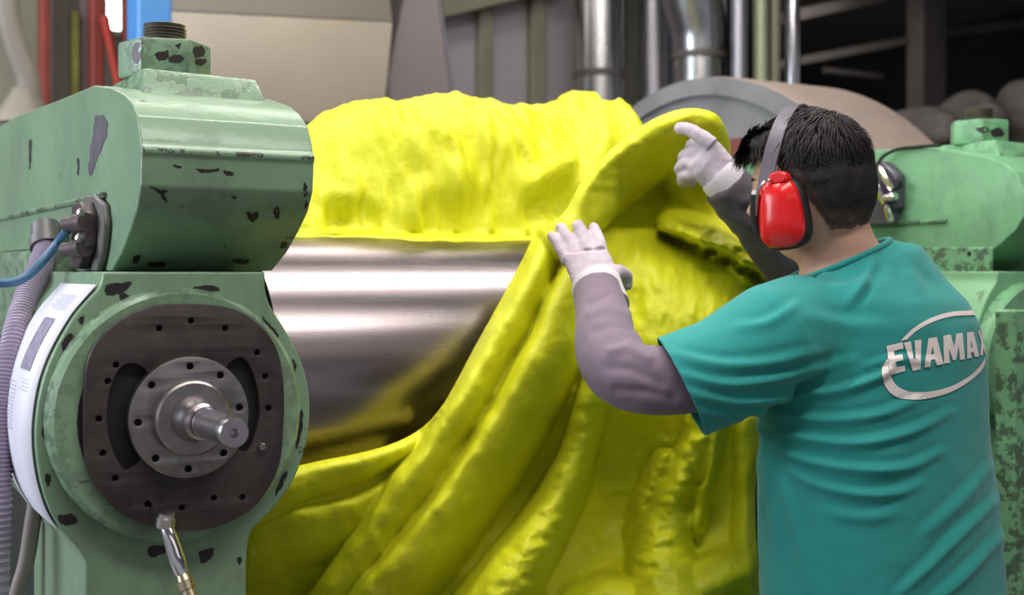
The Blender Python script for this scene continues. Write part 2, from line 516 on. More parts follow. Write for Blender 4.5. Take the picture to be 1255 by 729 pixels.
# keyed end: section with a key slot on the upper side facing the lens
sec = []
for k in range(72):
    a = 2 * math.pi * k / 72; r = .0208
    d = abs((a - math.radians(112) + math.pi) % (2 * math.pi) - math.pi)
    if d < .34: r = .0138
    d2 = abs((a - math.radians(255) + math.pi) % (2 * math.pi) - math.pi)
    if d2 < .25: r = .0175
    sec.append((r * math.cos(a), r * math.sin(a)))
full = [(.0215 * math.cos(2 * math.pi * k / 72), .0215 * math.sin(2 * math.pi * k / 72)) for k in range(72)]
stn = [(.058, full, 1), (.066, full, 1), (.0665, sec, 1), (.152, sec, 1), (.1525, full, .97), (.182, full, .96), (.186, full, .90), (.186, full, .30), (.178, full, .14), (.178, full, .02)]
vv = []; ff = []
for h, sc, k in stn:
    vv += [Vector((PC.x + q[0] * k, y0 - h, PC.z + q[1] * k)) for q in sc]
for i in range(len(stn) - 1):
    for k in range(72):
        a = i * 72 + k; b = i * 72 + (k + 1) % 72
        ff.append((a, b, b + 72, a + 72))
ff.append(tuple(range((len(stn) - 1) * 72, len(stn) * 72)))
sh.add(vv, ff)
sh.build('keyed_shaft', M['shaft'], mf, sharp=32)
# the one hex bolt left in the plate
bp = Wy(320, 547, YQ)
bl = MB(); bl.add(*lathe([(0, .0062), (.006, .0062), (.0075, .005)], (bp.x, YQ, bp.z), (0, -1, 0), 6)); bl.build('hex_bolt', M['steel'], mf, smooth=False)

# bare patches where the paint has been knocked off, laid on the casting they belong to
def catmull2(p, n):
    return [(v.x, v.y) for v in catmull([Vector((a, b, 0)) for a, b in p], n, True)]
def bvh_of(o):
    off = origin_of(o); me = o.data
    return BVHTree.FromPolygons([v.co + off for v in me.vertices], [tuple(q.vertices) for q in me.polygons])
EYE = Vector((0, 0, CZ))
def flake_on(bv, pts, mat, parent, jit=1.1, seed=0):
    c = catmull2(pts, 5); r = random.Random(seed + int(pts[0][0] * 7 + pts[0][1]))
    mx = sum(q[0] for q in c) / len(c); my = sum(q[1] for q in c) / len(c)
    v = []
    for x, y in c + [(mx, my)]:
        x += r.uniform(-jit, jit); y += r.uniform(-jit, jit)
        l, n, i, d = bv.ray_cast(EYE, (W(x, y, 2.0) - EYE).normalized())
        if l is None: return None
        v.append(l + n * .0007)
    k = len(c)
    if max((p_ - v[-1]).length for p_ in v) > .12: return None
    me = bpy.data.meshes.new('paint_chip'); me.from_pydata([tuple(q) for q in v], [], [(i, (i + 1) % k, k) for i in range(k)]); finish(me, False)
    return link_mesh('paint_chip', me, M[mat], parent)
bv_cap, bv_hs = bvh_of(capo), bvh_of(hs)
nut_o = [o for o in mf.children if o.name.startswith('hex_nut')][0]; bv_nut = bvh_of(nut_o)
flake_on(bv_cap, [(117, 143), (127, 142), (132, 150), (131, 166), (124, 184), (116, 204), (111, 216), (109, 204), (112, 180), (115, 160)], 'chip', mf, .9)
for pts in ([(36, 174), (39, 174), (38, 200), (36, 206)], [(95, 195), (97, 196), (97, 213), (95, 213)]): flake_on(bv_cap, pts, 'chip_dark', mf, .6)
for pts in ([(302, 259), (309, 262), (316, 258), (316, 266), (310, 272), (304, 266)], [(335, 256), (341, 254), (343, 264), (338, 268)], [(184, 228), (196, 233), (206, 234), (196, 237)], [(200, 236), (205, 246), (202, 247), (197, 239)],
            [(344, 298), (352, 297), (351, 303), (344, 304)], [(240, 206), (254, 208), (268, 206), (266, 210), (248, 211)], [(276, 209), (286, 213), (282, 215), (274, 212)], [(212, 202), (222, 204), (220, 206)],
            [(372, 226), (375, 224), (376, 236), (373, 242)], [(374, 246), (377, 250), (374, 256)], [(284, 240), (289, 241), (287, 245)], [(165, 314), (172, 312), (170, 320), (162, 322)], [(286, 317), (304, 318), (300, 323), (288, 322)], [(180, 322), (196, 320), (204, 324), (186, 327)]):
    flake_on(bv_cap, pts, 'chip_dark', mf)
for pts in ([(353, 412), (360, 418), (364, 436), (367, 452), (370, 470), (368, 488), (363, 454), (356, 430)], [(367, 508), (371, 504), (370, 530), (363, 552), (365, 530)], [(344, 584), (352, 578), (345, 598), (337, 606)],
            [(181, 672), (195, 668), (204, 670), (201, 679), (184, 682)], [(60, 470), (66, 466), (70, 478), (64, 496), (60, 490)], [(70, 632), (88, 630), (94, 640), (80, 644)], [(322, 388), (333, 400), (342, 412), (332, 408), (324, 398)],
            [(75, 420), (86, 408), (90, 414), (80, 430)], [(96, 392), (104, 386), (100, 398)], [(52, 510), (56, 506), (56, 530), (52, 534)], [(130, 350), (160, 346), (150, 358), (132, 362)], [(238, 352), (262, 350), (268, 356), (244, 358)], [(146, 360), (158, 362), (150, 372)],
            [(245, 676), (262, 672), (258, 684), (246, 690)], [(290, 684), (296, 682), (294, 692)], [(56, 580), (62, 584), (60, 596), (55, 590)], [(358, 440), (363, 446), (361, 460)], [(346, 402), (352, 410), (350, 416)]):
    flake_on(bv_hs, pts, 'chip_dark', mf)
flake_on(bv_nut, [(165, 54), (176, 53), (174, 62), (172, 72), (167, 78), (162, 70)], 'chip', mf)
for pts in ([(190, 66), (204, 62), (206, 70), (196, 74)], [(208, 70), (222, 67), (224, 75), (210, 77)], [(236, 58), (248, 57), (250, 66), (240, 70)], [(240, 74), (252, 72), (250, 79), (242, 80)], [(214, 55), (222, 54), (220, 60)]):
    flake_on(bv_nut, pts, 'chip_dark', mf)

# connector bracket on the side of the cap
SX = .456
br = [Wx(x, y, SX) for x, y in [(104, 248), (112, 240), (124, 239), (134, 250), (137, 275), (134, 305), (128, 333), (104, 333)]]
bevel_obj('connector_bracket', extrude_poly(br, (-.012, 0, 0)), M['greyplate'], mf, .003, 1)
br2 = [Wx(x, y, SX - .012) for x, y in [(103, 250), (114, 247), (120, 262), (119, 300), (110, 330), (101, 326)]]
bevel_obj('connector_block', extrude_poly(br2, (-.02, 0, 0)), M['connector'], mf, .003, 1)
for (x, y) in ((96, 273), (94, 304)):
    p = Wx(x + 10, y - 1, SX - .03); e = Wx(x - 14, y + 2, SX - .046)
    mb = MB(); mb.add(*tube([p, p + (e - p) * .45, p + (e - p) * .451, e], [.0155, .0155, .0125, .0125], 14))
    plug = mb.build('cable_plug', M['connector'], mf)
    q = Wx(x + 5, y - 12, SX - .045); sb = MB(); sb.add(*lathe([(0, .007), (.006, .007), (.008, .004)], q, (-1, -.4, .2), 8)); sb.build('screw', M['steel'], plug)
# light ledge along the side of the cap
box('side_ledge', (.449, 2.03, Z(.118)), (.46, 3.25, Z(.128)), M['green'], mf, .003, 1)
# lower side wall of the frame between the two bearing housings
box('side_frame', (.41, 2.3, Z(-.14)), (.70, 3.3, Z(.04)), M['green'], mf, .012, 2)
box('bed_shade_block', (.44, 2.26, 0), (.69, 3.3, Z(-.14)), M['black'], mf, .01, 1)  # black box added to stand for the deep shade below the frame
# printed sheet glued round the barrel
strip = [p for p in catmull(ocl[2:12], 6)]
strip.reverse()
cen = Vector((.526, 0, PC.z))
fr = []; bkp = []
for p in strip:
    d = Vector((p.x - cen.x, 0, p.z - cen.z)).normalized() * .004
    fr.append(Vector((p.x + d.x, YF + .012, p.z + d.z))); bkp.append(Vector((p.x + d.x, YF + .27, p.z + d.z)))
lv = []; lf = []
for a, b in zip(fr, bkp): lv += [a, b]
for i in range(len(fr) - 1): lf.append((2 * i, 2 * i + 1, 2 * i + 3, 2 * i + 2))
lab = pyobj('paper_sheet', lv, lf, M['label'], mf)
md = lab.modifiers.new('t', 'SOLIDIFY'); md.thickness = .0012; md.offset = 0
def label_uv(u, v):                        # u along the barrel rim, v away from the lens
    x = u * (len(fr) - 1); i = min(int(x), len(fr) - 2); t = x - i
    a = fr[i].lerp(fr[i + 1], t); b = bkp[i].lerp(bkp[i + 1], t)
    d = Vector((a.x - cen.x, 0, a.z - cen.z)).normalized() * .0016
    return a.lerp(b, v) + d
def label_mark(mb, u0, u1, v0, v1, n=6):
    v = []; f = []
    for k in range(n + 1):
        u = u0 + (u1 - u0) * k / n; v += [label_uv(u, v0), label_uv(u, v1)]
    for k in range(n): f.append((2 * k, 2 * k + 1, 2 * k + 3, 2 * k + 2))
    mb.add(v, f)
mb = MB(); label_mark(mb, .24, .42, .30, .62); mb.build('printed_picture', M['print'], lab)
mb = MB()
for k in range(9): label_mark(mb, .10 + k * .012, .105 + k * .012, .2, .72 - .06 * (k % 3), 1)
for k in range(14): label_mark(mb, .47 + k * .014, .475 + k * .014, .62, .88 - .05 * (k % 4), 1)
for k in range(4): label_mark(mb, .45 + k * .012, .453 + k * .012, .22, .5 - .04 * (k % 3), 1)
mb.build('printed_lines', M['print2'], lab)['kind'] = 'stuff'

# ------------------------------------------------------------------ right mill frame: the same castings at the far end of the rolls
DX = 2.013
mr = thing('roll_stand', 'green roll stand at the right behind the worker, carrying a small sensor block', 'roll stand', (0.53 + DX, 2.4, 0), 'stands of the rolling mill')
for nm in ('top_cap', 'nut_pad', 'hex_nut', 'threaded_stud', 'bearing_housing', 'ring_boss', 'side_ledge', 'side_frame', 'bed_shade_block'):
    src = [o for o in mf.children if o.name.split('.')[0] == nm][0]
    cp = src.copy(); COL.objects.link(cp); cp.parent = mr
    me = src.data.copy(); cp.data = me
    if nm in ('nut_pad', 'hex_nut', 'threaded_stud'): cp.location.x += .075
    if me.materials[0] == M['green']: me.materials[0] = M['green_r']
RX = .457 + DX
# cover plate with a hole on the inner face, and the ledge it sits in
pp = [Wx(x, y, RX - .004) for x, y in [(1118, 303), (1218, 303), (1218, 337), (1118, 337)]]
bevel_obj('cover_plate', extrude_poly(pp, (-.01, 0, 0)), M['green_r'], mr, .003, 1)
q = Wx(1188, 311, RX - .0142); hb = MB(); hb.add(*lathe([(0, .006), (.0006, .006)], q, (-1, 0, 0), 12)); hb.build('screw_hole', M['black'], mr)
bv_nr = bvh_of([o for o in mr.children if o.name.startswith('hex_nut')][0])
for pts in ([(1196, 158), (1206, 155), (1212, 160), (1204, 163)], [(1188, 147), (1197, 145), (1206, 148), (1198, 152)], [(1214, 160), (1226, 157), (1230, 166), (1218, 168)]): flake_on(bv_nr, pts, 'chip_dark', mr, .6)
# sensor block
sp = [Wx(x, y, RX - .002) for x, y in [(1070, 200), (1092, 198), (1110, 215), (1110, 255), (1104, 258), (1104, 276), (1066, 276)]]
sb = bevel_obj('sensor_block', extrude_poly(sp, (-.035, 0, 0)), plain('grey_sensor_case', rgb(92, 88, 98), .4, .3, .3, 12), mr, .004, 1)
q = Wx(1101, 226, RX - .038); b_ = MB(); b_.add(*lathe([(0, .014), (.012, .014), (.014, .009)], q, (-1, 0, 0), 12)); b_.build('sensor_knob', M['black'], sb)
for a, b, r in (((1078, 205), (1095, 232), .010), ((1072, 222), (1086, 250), .012), ((1084, 244), (1098, 240), .012), ((1086, 252), (1092, 272), .009)):
    mb = MB(); p0 = Wx(a[0], a[1], RX - .05); p1 = Wx(b[0], b[1], RX - .05)
    mb.add(*tube([p0, p0.lerp(p1, .2), p0.lerp(p1, .8), p1], [r * .8, r, r, r * .8], 10)); mb.build('sensor_lever', M['chrome'], sb)
cb = MB(); cb.add(*tube(catmull([Wx(1074, 206, RX - .04), Wx(1082, 192, RX - .03), Wx(1100, 183, RX - .01), Wx(1125, 180, RX - .004), Wx(1152, 178, RX - .004)], 6), .0045, 8))
tag(cb.build('sensor_cable', M['black']), 'thin black cable curving off the sensor block on the right machine', 'cable')

# ------------------------------------------------------------------ rolls
RZ, RR, RY = Z(-.225), .30, 2.36
for (yy, lab_, nm) in ((RY, 'polished steel front roll with blurred reflections between the two green roll stands', 'mill_roll'), (RY + .62, 'rear steel roll hidden behind the yellow rubber bank', 'mill_roll')):
    t = thing(nm, lab_, 'roll', (1.55, yy, RZ))
    mb = MB(); mb.add(*lathe([(0, .22), (0, .294), (.004, RR), (1.553, RR), (1.557, .294), (1.557, .22)], (.760, yy, RZ), (1, 0, 0), 128)); mb.build('roll_face', M['roll'], t, sharp=25)
    mb = MB(); mb.add(*lathe([(0, .15), (1.589, .15)], (.738, yy, RZ), (1, 0, 0), 32)); mb.build('journal', M['steel'], t)

# ------------------------------------------------------------------ hoses, cables, grease fitting
t = thing('grease_hose', 'chrome grease coupling with brass end plugged into the black plate', 'grease hose', Wy(181, 617, YQ))
mb = MB(); a = Wy(181, 617, YP); b = W(199, 634, 1.745)
mb.add(*tube([a, b], .0035, 10)); mb.build('feed_pin', M['chrome'], t)
cpos = W(203, 639, 1.735)
mb = MB(); mb.add(*lathe([(-.008, .008), (-.006, .0142), (.008, .0142), (.010, .0115), (.014, .0115)], cpos, (.06, -.25, 1), 16)); mb.build('coupling_head', M['chrome'], t)
mb = MB(); mb.add(*tube(catmull([W(203, 643, 1.735), W(209, 660, 1.73), W(216, 682, 1.725), W(223, 704, 1.72)], 5), [.0085, .0105, .011, .0115, .0095], 14)); mb.build('swivel_barrel', M['chrome'], t)
mb = MB(); mb.add(*tube([W(223, 703, 1.72), W(226, 711, 1.718), W(226.5, 712, 1.718), W(230, 722, 1.715), W(230.5, 723, 1.715), W(236, 738, 1.71), W(240, 760, 1.70)], [.0085, .0105, .012, .012, .010, .0105, .0105], 12)); mb.build('brass_end', M['brass'], t)
mb = MB(); mb.add(*tube(catmull([W(239, 756, 1.70), W(246, 800, 1.69), W(256, 950, 1.70), Vector((.40, 1.62, .05)), Vector((.30, 1.5, .012)), Vector((.0, 1.6, .012))], 8), .009, 10)); mb.build('rubber_hose', M['black'], t)

mb = MB(); mb.add(*tube(catmull([Wx(84, 280, .412), W(72, 296, 2.06), W(54, 318, 2.02), W(34, 338, 2.0), W(14, 346, 1.98), W(-10, 345, 1.97), W(-60, 332, 1.96)], 8), .0075, 12))
tag(mb.build('signal_cable', M['blue_cable']), 'blue cable drooping from the connector plugs at the left edge', 'cable')

path = catmull([W(58, 304, 2.22), W(46, 336, 2.14), W(30, 372, 2.07), W(17, 420, 1.99), W(7, 480, 1.96), W(0, 540, 1.95), W(-3, 620, 1.95), W(-6, 760, 1.95), W(-8, 1100, 1.97), W(-8, 1350, 1.99)], 40)
rad = [.0205 + .0022 * math.sin(i * 2.1) for i in range(len(path))]
mb = MB(); mb.add(*tube(path, rad, 20))
hz = thing('corrugated_hose', 'lilac ribbed plastic hose running down the left edge past the paper sheet', 'hose', path[-1])
mb.build('hose_wall', M['lilac'], hz)
mb = MB(); mb.add(*lathe([(0, .030), (.02, .030), (.022, .026), (.05, .026)], path[0], (0.05, .6, .8), 18)); mb.build('end_fitting', M['greyplate'], hz)
for pts, r, mt, lb in (([(46, 600), (40, 640), (32, 690), (20, 735), (12, 820), (10, 1250)], .0135, plain('beige_pipe', rgb(150, 138, 134), .4), 'beige bent pipe at the lower left beside the machine column'),
                       ([(2, 590), (5, 640), (7, 690), (4, 760), (2, 900), (2, 1300)], .006, M['label'], 'thin white cable hanging in the lower left corner')):
    mb = MB(); mb.add(*tube(catmull([W(x, y, 2.06) for x, y in pts], 8), r, 12))
    tag(mb.build('conduit_pipe' if r > .01 else 'power_cable', mt), lb, 'pipe' if r > .01 else 'cable')

# ------------------------------------------------------------------ rubber bank lying in the nip of the rolls
prof_px = [(330, 190), (378, 156), (400, 149), (420, 139), (440, 127), (460, 129), (480, 127), (500, 123), (520, 120), (535, 119), (547, 125), (560, 131), (580, 129), (605, 127), (625, 131), (645, 134), (670, 131), (690, 129), (700, 121), (712, 116), (724, 119), (736, 128), (748, 150), (756, 170), (762, 196)]
def topz(px):
    return np.interp(px, [a for a, b in prof_px], [b for a, b in prof_px])
NXS, NA = 230, 130
bv = []; CY0 = 2.67
xs = np.linspace(.77, 1.965, NXS)
for X in xs:
    # pixel column of this station at the crest
    r = c_ * X - s_ * CY0; w = s_ * X + c_ * CY0
    px = 627.5 + F * r / w
    zt = (HOR - topz(px)) / F * w            # crest height above the eye
    endf = min(1.0, max(0.0, (1.965 - X) / .13)) ** .5
    for k in range(NA):
        a = 2 * math.pi * k / NA             # 0 = towards the worker, pi/2 = up
        zc = .01; ry = .33 * (.35 + .65 * endf); up = (zt - zc) * (.25 + .75 * endf)
        dn = .22 * (.4 + .6 * endf)
        ca, sa = math.cos(a), math.sin(a)
        e = .8
        y = CY0 - ry * math.copysign(abs(ca) ** e, ca)
        z = zc + (up if sa > 0 else dn) * math.copysign(abs(sa) ** (.92), sa)
        bv.append((X, y, z))
bv = np.array(bv)
# folds pulled round the bank, torn lumps and pits
q = bv.copy()
ang = np.tile(2 * np.pi * np.arange(NA) / NA, NXS)
n1 = fbm(np.stack([q[:, 0] * 6, q[:, 1] * 2.4, q[:, 2] * 2.4], 1), 3)
n2 = fbm(np.stack([q[:, 0] * 22, q[:, 1] * 5, q[:, 2] * 5], 1), 4)
n3 = fbm(q * 34, 3)
n4 = vnoise(np.stack([q[:, 0] * 15, q[:, 1] * 9, q[:, 2] * 9], 1))
disp = .020 * n1 + .007 * n2 * (1 - .6 * np.clip(np.sin(ang), 0, 1)) + .0055 * n3 - .03 * np.clip(n4 - .4, 0, 1) * 2
# hanging lobes near the lip
lob = np.exp(-((q[:, 2] - .14) / .07) ** 2) * np.clip(vnoise(np.stack([q[:, 0] * 11, q[:, 1] * 0, q[:, 2] * 2], 1)), -1, 1)
disp += .018 * lob
# one long sweeping roll of rubber from upper left to lower middle, and a cupped hollow at the right end
BX, BY, BW = proj_np(bv + np.array([0, 0, CZ]))
front = (np.cos(ang) > -.2)
for pts, wd_, am in (([(400, 165), (470, 160), (530, 180), (556, 225)], 26, .030), ([(560, 150), (600, 165), (640, 200), (650, 240)], 22, .018),
                     ([(700, 130), (735, 150), (740, 190), (720, 230)], 16, .022), ([(650, 232), (672, 214), (690, 212), (700, 200)], 9, .034),
                     ([(590, 160), (600, 210), (603, 270)], 7, .010), ([(408, 250), (416, 275)], 12, -.020), ([(446, 240), (450, 276)], 4, -.014),
                     ([(655, 160), (664, 170)], 7, -.022), ([(660, 250), (690, 240), (705, 250)], 20, -.045), ([(545, 190), (562, 230)], 5, -.012),
                     ([(620, 190), (625, 250)], 5, -.010), ([(716, 124), (720, 138)], 4, -.012), ([(690, 145), (702, 160)], 4, -.014), ([(436, 140), (500, 150), (548, 186), (562, 236)], 9, .016), ([(425, 250), (429, 262)], 7, -.03), ([(640, 140), (668, 176), (690, 212)], 8, .014), ([(604, 186), (606, 224)], 3, -.012), ([(632, 192), (640, 200)], 4, -.02), ([(720, 200), (740, 178)], 4, .012), ([(600, 240), (602, 268)], 5, -.01), ([(505, 232), (508, 272)], 6, .01), ([(480, 236), (478, 270)], 5, -.009)):
    d, _, _ = polydist(BX, BY, pts)
    disp += np.where(front, am * np.exp(-(d / wd_) ** 2), 0)
nrm = np.stack([np.zeros(len(ang)), -np.cos(ang), np.sin(ang)], 1)
bv2 = bv + nrm * disp[:, None]
bv2[:, 2] += CZ
# keep the underside clear of the rolls
for yc in (RY, RY + .62):
    dy = bv2[:, 1] - yc; dz = bv2[:, 2] - RZ; rr = np.hypot(dy, dz); m = rr < RR + .004
    k = np.where(m, (RR + .004) / np.maximum(rr, 1e-6), 1)
    bv2[:, 1] = yc + dy * k; bv2[:, 2] = RZ + dz * k
bf = []
for i in range(NXS - 1):
    for k in range(NA):
        a = i * NA + k; b = i * NA + (k + 1) % NA
        bf.append((a, b, b + NA, a + NA))
bf.append(tuple(range(NA - 1, -1, -1))); bf.append(tuple(range((NXS - 1) * NA, NXS * NA)))
bank = tag(pyobj('rubber_bank', bv2, bf, M['rubber']), 'lumpy bright yellow rubber bank heaped along the top of the rolls', 'rubber')

# thin lip of rubber still stuck to the top of the front roll
lv = []; lf = []; NLx = 160
for i in range(NLx):
    X = .775 + 1.1 * i / (NLx - 1)
    amax = math.radians(15 + 3.0 * vnoise(np.array([[X * 7, 0, 0]]))[0] + 1.5 * vnoise(np.array([[X * 31, 5, 0]]))[0])
    for k in range(7):
        a = -.5 + (amax + .5) * k / 6; rr_ = RR + .0075 * (1 - (k / 6) ** 4) + .0008
        lv.append((X, RY - rr_ * math.sin(a), RZ + rr_ * math.cos(a)))
lf = [(i * 7 + k, i * 7 + k + 1, i * 7 + k + 8, i * 7 + k + 7) for i in range(NLx - 1) for k in range(6)]
lip = pyobj('rubber_lip', lv, lf, M['rubber'], bank)
md = lip.modifiers.new('t', 'SOLIDIFY'); md.thickness = .0015; md.offset = -1

# ------------------------------------------------------------------ the sheet the worker peels off and folds
out_px = [(862, 134), (880, 142), (892, 164), (896, 186), (893, 204), (898, 216), (915, 250), (938, 285), (956, 330), (964, 372), (962, 430), (954, 480), (945, 540), (928, 580), (926, 640), (930, 700), (932, 800), (932, 880),
          (288, 880), (288, 760), (292, 690), (303, 640), (318, 606), (345, 578), (385, 566), (435, 556), (482, 543), (517, 524), (541, 498), (560, 466), (580, 428), (600, 392), (622, 352), (640, 318), (652, 294), (668, 278), (690, 262), (700, 245), (716, 218), (738, 194), (762, 172), (790, 152), (816, 139), (840, 133)]
out_c = [(v.x, v.y) for v in catmull([Vector((a, b, 0)) for a, b in out_px], 6, True)]
base_pts = np.array([(320, 600, 2.15), (320, 660, 2.24), (320, 740, 2.34), (300, 860, 2.44), (450, 560, 2.215), (450, 640, 2.27), (470, 740, 2.34), (470, 860, 2.42), (560, 470, 2.30), (600, 400, 2.36), (560, 640, 2.34), (600, 740, 2.33), (600, 860, 2.38), (650, 310, 2.43), (650, 560, 2.42),
                     (700, 250, 2.54), (740, 205, 2.57), (800, 160, 2.58), (880, 160, 2.58), (700, 500, 2.40), (760, 455, 2.34), (760, 520, 2.44), (750, 600, 2.50), (780, 660, 2.48), (720, 740, 2.32), (860, 480, 2.31), (870, 560, 2.37), (860, 740, 2.26), (850, 860, 2.2), (920, 540, 2.36), (925, 640, 2.38), (920, 740, 2.28), (920, 860, 2.24),
                     (780, 238, 2.70), (825, 230, 2.72), (872, 240, 2.66), (780, 300, 2.45), (860, 330, 2.44), (840, 400, 2.33), (940, 350, 2.49), (950, 440, 2.42), (740, 380, 2.41)])
STEP = 2.3
gx = np.arange(255, 1000, STEP); gy = np.arange(128, 884, STEP)
GX, GY = np.meshgrid(gx, gy); NXg, NYg = len(gx), len(gy)
PX, PY = GX.ravel(), GY.ravel()
# thin plate spline through the depth points
def tps(pts, x, y, lam=2.0):
    n = len(pts); P = pts[:, :2] / 100.0
    def U(d2): return np.where(d2 > 0, d2 * np.log(d2 + 1e-12), 0)
    K = U(((P[:, None, :] - P[None]) ** 2).sum(-1)) + np.eye(n) * lam * .02
    A = np.zeros((n + 3, n + 3)); A[:n, :n] = K; A[:n, n] = 1; A[:n, n + 1:] = P; A[n, :n] = 1; A[n + 1:, :n] = P.T
    sol = np.linalg.solve(A, np.concatenate([pts[:, 2], [0, 0, 0]]))
    o = np.zeros(x.shape)
    X = x / 100.0; Y = y / 100.0
    for i in range(n): o += sol[i] * U((X - P[i, 0]) ** 2 + (Y - P[i, 1]) ** 2)
    return o + sol[n] + sol[n + 1] * X + sol[n + 2] * Y
D = tps(base_pts, PX, PY)
# folds: centre line, half width (px) along it, height (m); profile is round with a crease at each side
def ridge(pts, hL, hR, ht, pL=.5, pR=.5):
    c = [(v.x, v.y) for v in catmull([Vector((a, b, 0)) for a, b in pts], 6)]
    wob = 2.2 * vnoise(np.stack([PX / 34, PY / 34, 0 * PX + len(pts)], 1))
    d, vl, sd = polydist(PX + wob, PY + wob * .6, c, lerp_list(hL, len(c)))
    _, vr, _ = polydist(PX, PY, c, lerp_list(hR, len(c)))
    _, hh, _ = polydist(PX, PY, c, lerp_list(ht, len(c)))
    u = np.clip(d / np.maximum(np.where(sd > 0, vr, vl), 1e-3), 0, 1)
    return hh * np.where(sd > 0, (1 - u * u) ** pR, (1 - u * u) ** pL)
rel = np.zeros(PX.shape)
folds = [
    # rope of rubber over the right hand, running down to the left
    ([(884, 188), (878, 158), (852, 150), (820, 166), (780, 192), (742, 222), (712, 256), (690, 290)], [20, 27, 34, 38, 40, 38, 36, 30], [20, 27, 34, 38, 40, 38, 36, 30], [.13, .17, .20, .22, .22, .20, .18, .14], .36, .36),
    # left outer fold, hanging free at its left side
    ([(690, 270), (660, 326), (628, 386), (594, 446), (552, 520), (500, 596), (462, 650), (424, 702), (388, 750), (330, 840)], [16, 17, 18, 20, 22, 24, 24, 24, 24, 26], [24, 26, 32, 36, 40, 42, 42, 42, 44, 50], [.07, .10, .12, .13, .14, .14, .13, .12, .12, .12], .45, .8),
    # thin ply tucked behind it
    ([(650, 300), (616, 372), (578, 444), (540, 504), (505, 538)], [9, 12, 14, 14, 12], [24, 28, 30, 30, 24], [.03, .05, .06, .06, .04], .5, .8),
    # middle fold: lies over the left one with a sharp crease, rolls away to the right
    ([(712, 290), (692, 350), (668, 410), (632, 480), (586, 556), (538, 626), (494, 684), (452, 730), (390, 810)], [13, 17, 19, 21, 22, 23, 22, 22, 24], [22, 40, 52, 62, 64, 62, 60, 60, 66], [.08, .13, .16, .18, .19, .19, .18, .17, .16], .30, .75),
    # rolled selvage along the roll
    ([(520, 520), (490, 546), (430, 570), (370, 588), (310, 622)], [14, 20, 24, 26, 26], [14, 20, 24, 26, 26], [.04, .055, .06, .06, .06], .45, .45),
    # big bright fold right of the valley
    ([(744, 420), (731, 476), (712, 540), (690, 600), (658, 660), (622, 720), (596, 770), (566, 850)], [15, 19, 23, 28, 37, 48, 56, 66], [14, 18, 23, 28, 34, 42, 50, 60], [.08, .14, .19, .23, .25, .25, .24, .22], .42, .42),
    # dragged edge beside the hand
    ([(724, 330), (730, 400), (722, 460)], [12, 14, 10], [12, 14, 10], [.03, .03, .02], .6, .6),
    # ragged fold in the lower right
    ([(868, 500), (850, 560), (822, 616), (806, 670), (816, 740)], [20, 26, 34, 40, 50], [20, 26, 34, 46, 60], [.06, .11, .15, .16, .14], .7, .8),
    ([(812, 560), (792, 606), (784, 650)], [14, 18, 22], [16, 20, 24], [.08, .10, .08], .7, .7),
    ([(884, 480), (872, 560), (850, 640)], [11, 13, 15], [12, 14, 16], [.06, .09, .08], .6, .6),
    ([(915, 520), (918, 600), (916, 700)], [16, 20, 22], [20, 24, 26], [.04, .05, .06], .8, .8),
    # torn ledge under the right hand
    ([(824, 270), (858, 284), (900, 306), (950, 340)], [20, 24, 24, 26], [20, 24, 24, 26], [.16, .16, .12, .07], .33, .33),
    # lumps along the foot
    ([(690, 750), (740, 724), (800, 735), (860, 712), (925, 684)], [20, 26, 24, 30, 26], [20, 26, 24, 30, 26], [.05, .09, .07, .08, .06], .5, .5),
    # lower left layer with its upper edge curling under the selvage
    ([(300, 662), (350, 640), (430, 622), (490, 590)], [60, 60, 60, 40], [16, 16, 16, 12], [.05, .055, .055, .04], .8, .4),
    # fold in the hollow
    ([(812, 205), (838, 250), (832, 272)], [14, 16, 14], [14, 16, 14], [.05, .05, .05], .6, .6),
]
for f_ in folds: rel = np.maximum(rel, ridge(*f_))
# crack beneath the torn ledge
crk, _, _ = polydist(PX + 4 * vnoise(np.stack([PX / 9, PY / 9, 0 * PX], 1)), PY, [(814, 290), (846, 301), (884, 316), (920, 338), (950, 358)])
rel = rel - .13 * np.exp(-(crk / 6) ** 2) * (1 + .5 * vnoise(np.stack([PX / 7, PY / 7, 0 * PX + 2], 1)))
# surface: rough cast texture, dragged streaks, crumpled lower fold
nz = .008 * fbm(np.stack([PX / 70, PY / 70, 0 * PX], 1), 3) + .0025 * fbm(np.stack([PX / 14, PY / 20, 0 * PX + 3], 1), 3)
rough = np.exp(-(polydist(PX, PY, [(860, 500), (820, 600), (800, 690)])[0] / 45) ** 2) + .7 * np.exp(-(polydist(PX, PY, [(715, 500), (680, 600), (630, 710)])[0] / 40) ** 2) + 2.0 * np.exp(-(polydist(PX, PY, [(830, 280), (880, 304), (940, 342)])[0] / 20) ** 2) + .5 * np.exp(-(polydist(PX, PY, [(850, 160), (740, 225)])[0] / 30) ** 2)
nz += rough * (.013 * fbm(np.stack([PX / 19, PY / 12, 0 * PX + 9], 1), 4))
main = np.exp(-(polydist(PX, PY, [(790, 330), (860, 400)])[0] / 90) ** 2)
nz += main * .006 * fbm(np.stack([PX / 12, PY / 34, 0 * PX + 5], 1), 3)
rel = rel + nz
# light smoothing keeps creases soft like rubber
R2 = rel.reshape(NYg, NXg)
for _ in range(1):
    R3 = np.pad(R2, 1, mode='edge')
    R2 = (R3[:-2, 1:-1] + R3[2:, 1:-1] + R3[1:-1, :-2] + R3[1:-1, 2:] + 2 * R2) / 6
rel = R2.ravel()
ins = inside(PX, PY, out_c)
ed, _, _ = polydist(PX, PY, out_c + [out_c[0]])
e = np.clip(ed / 14.0, 0, 1)
D = D - rel + .045 * (1 - np.sqrt(1 - (1 - e) ** 2))
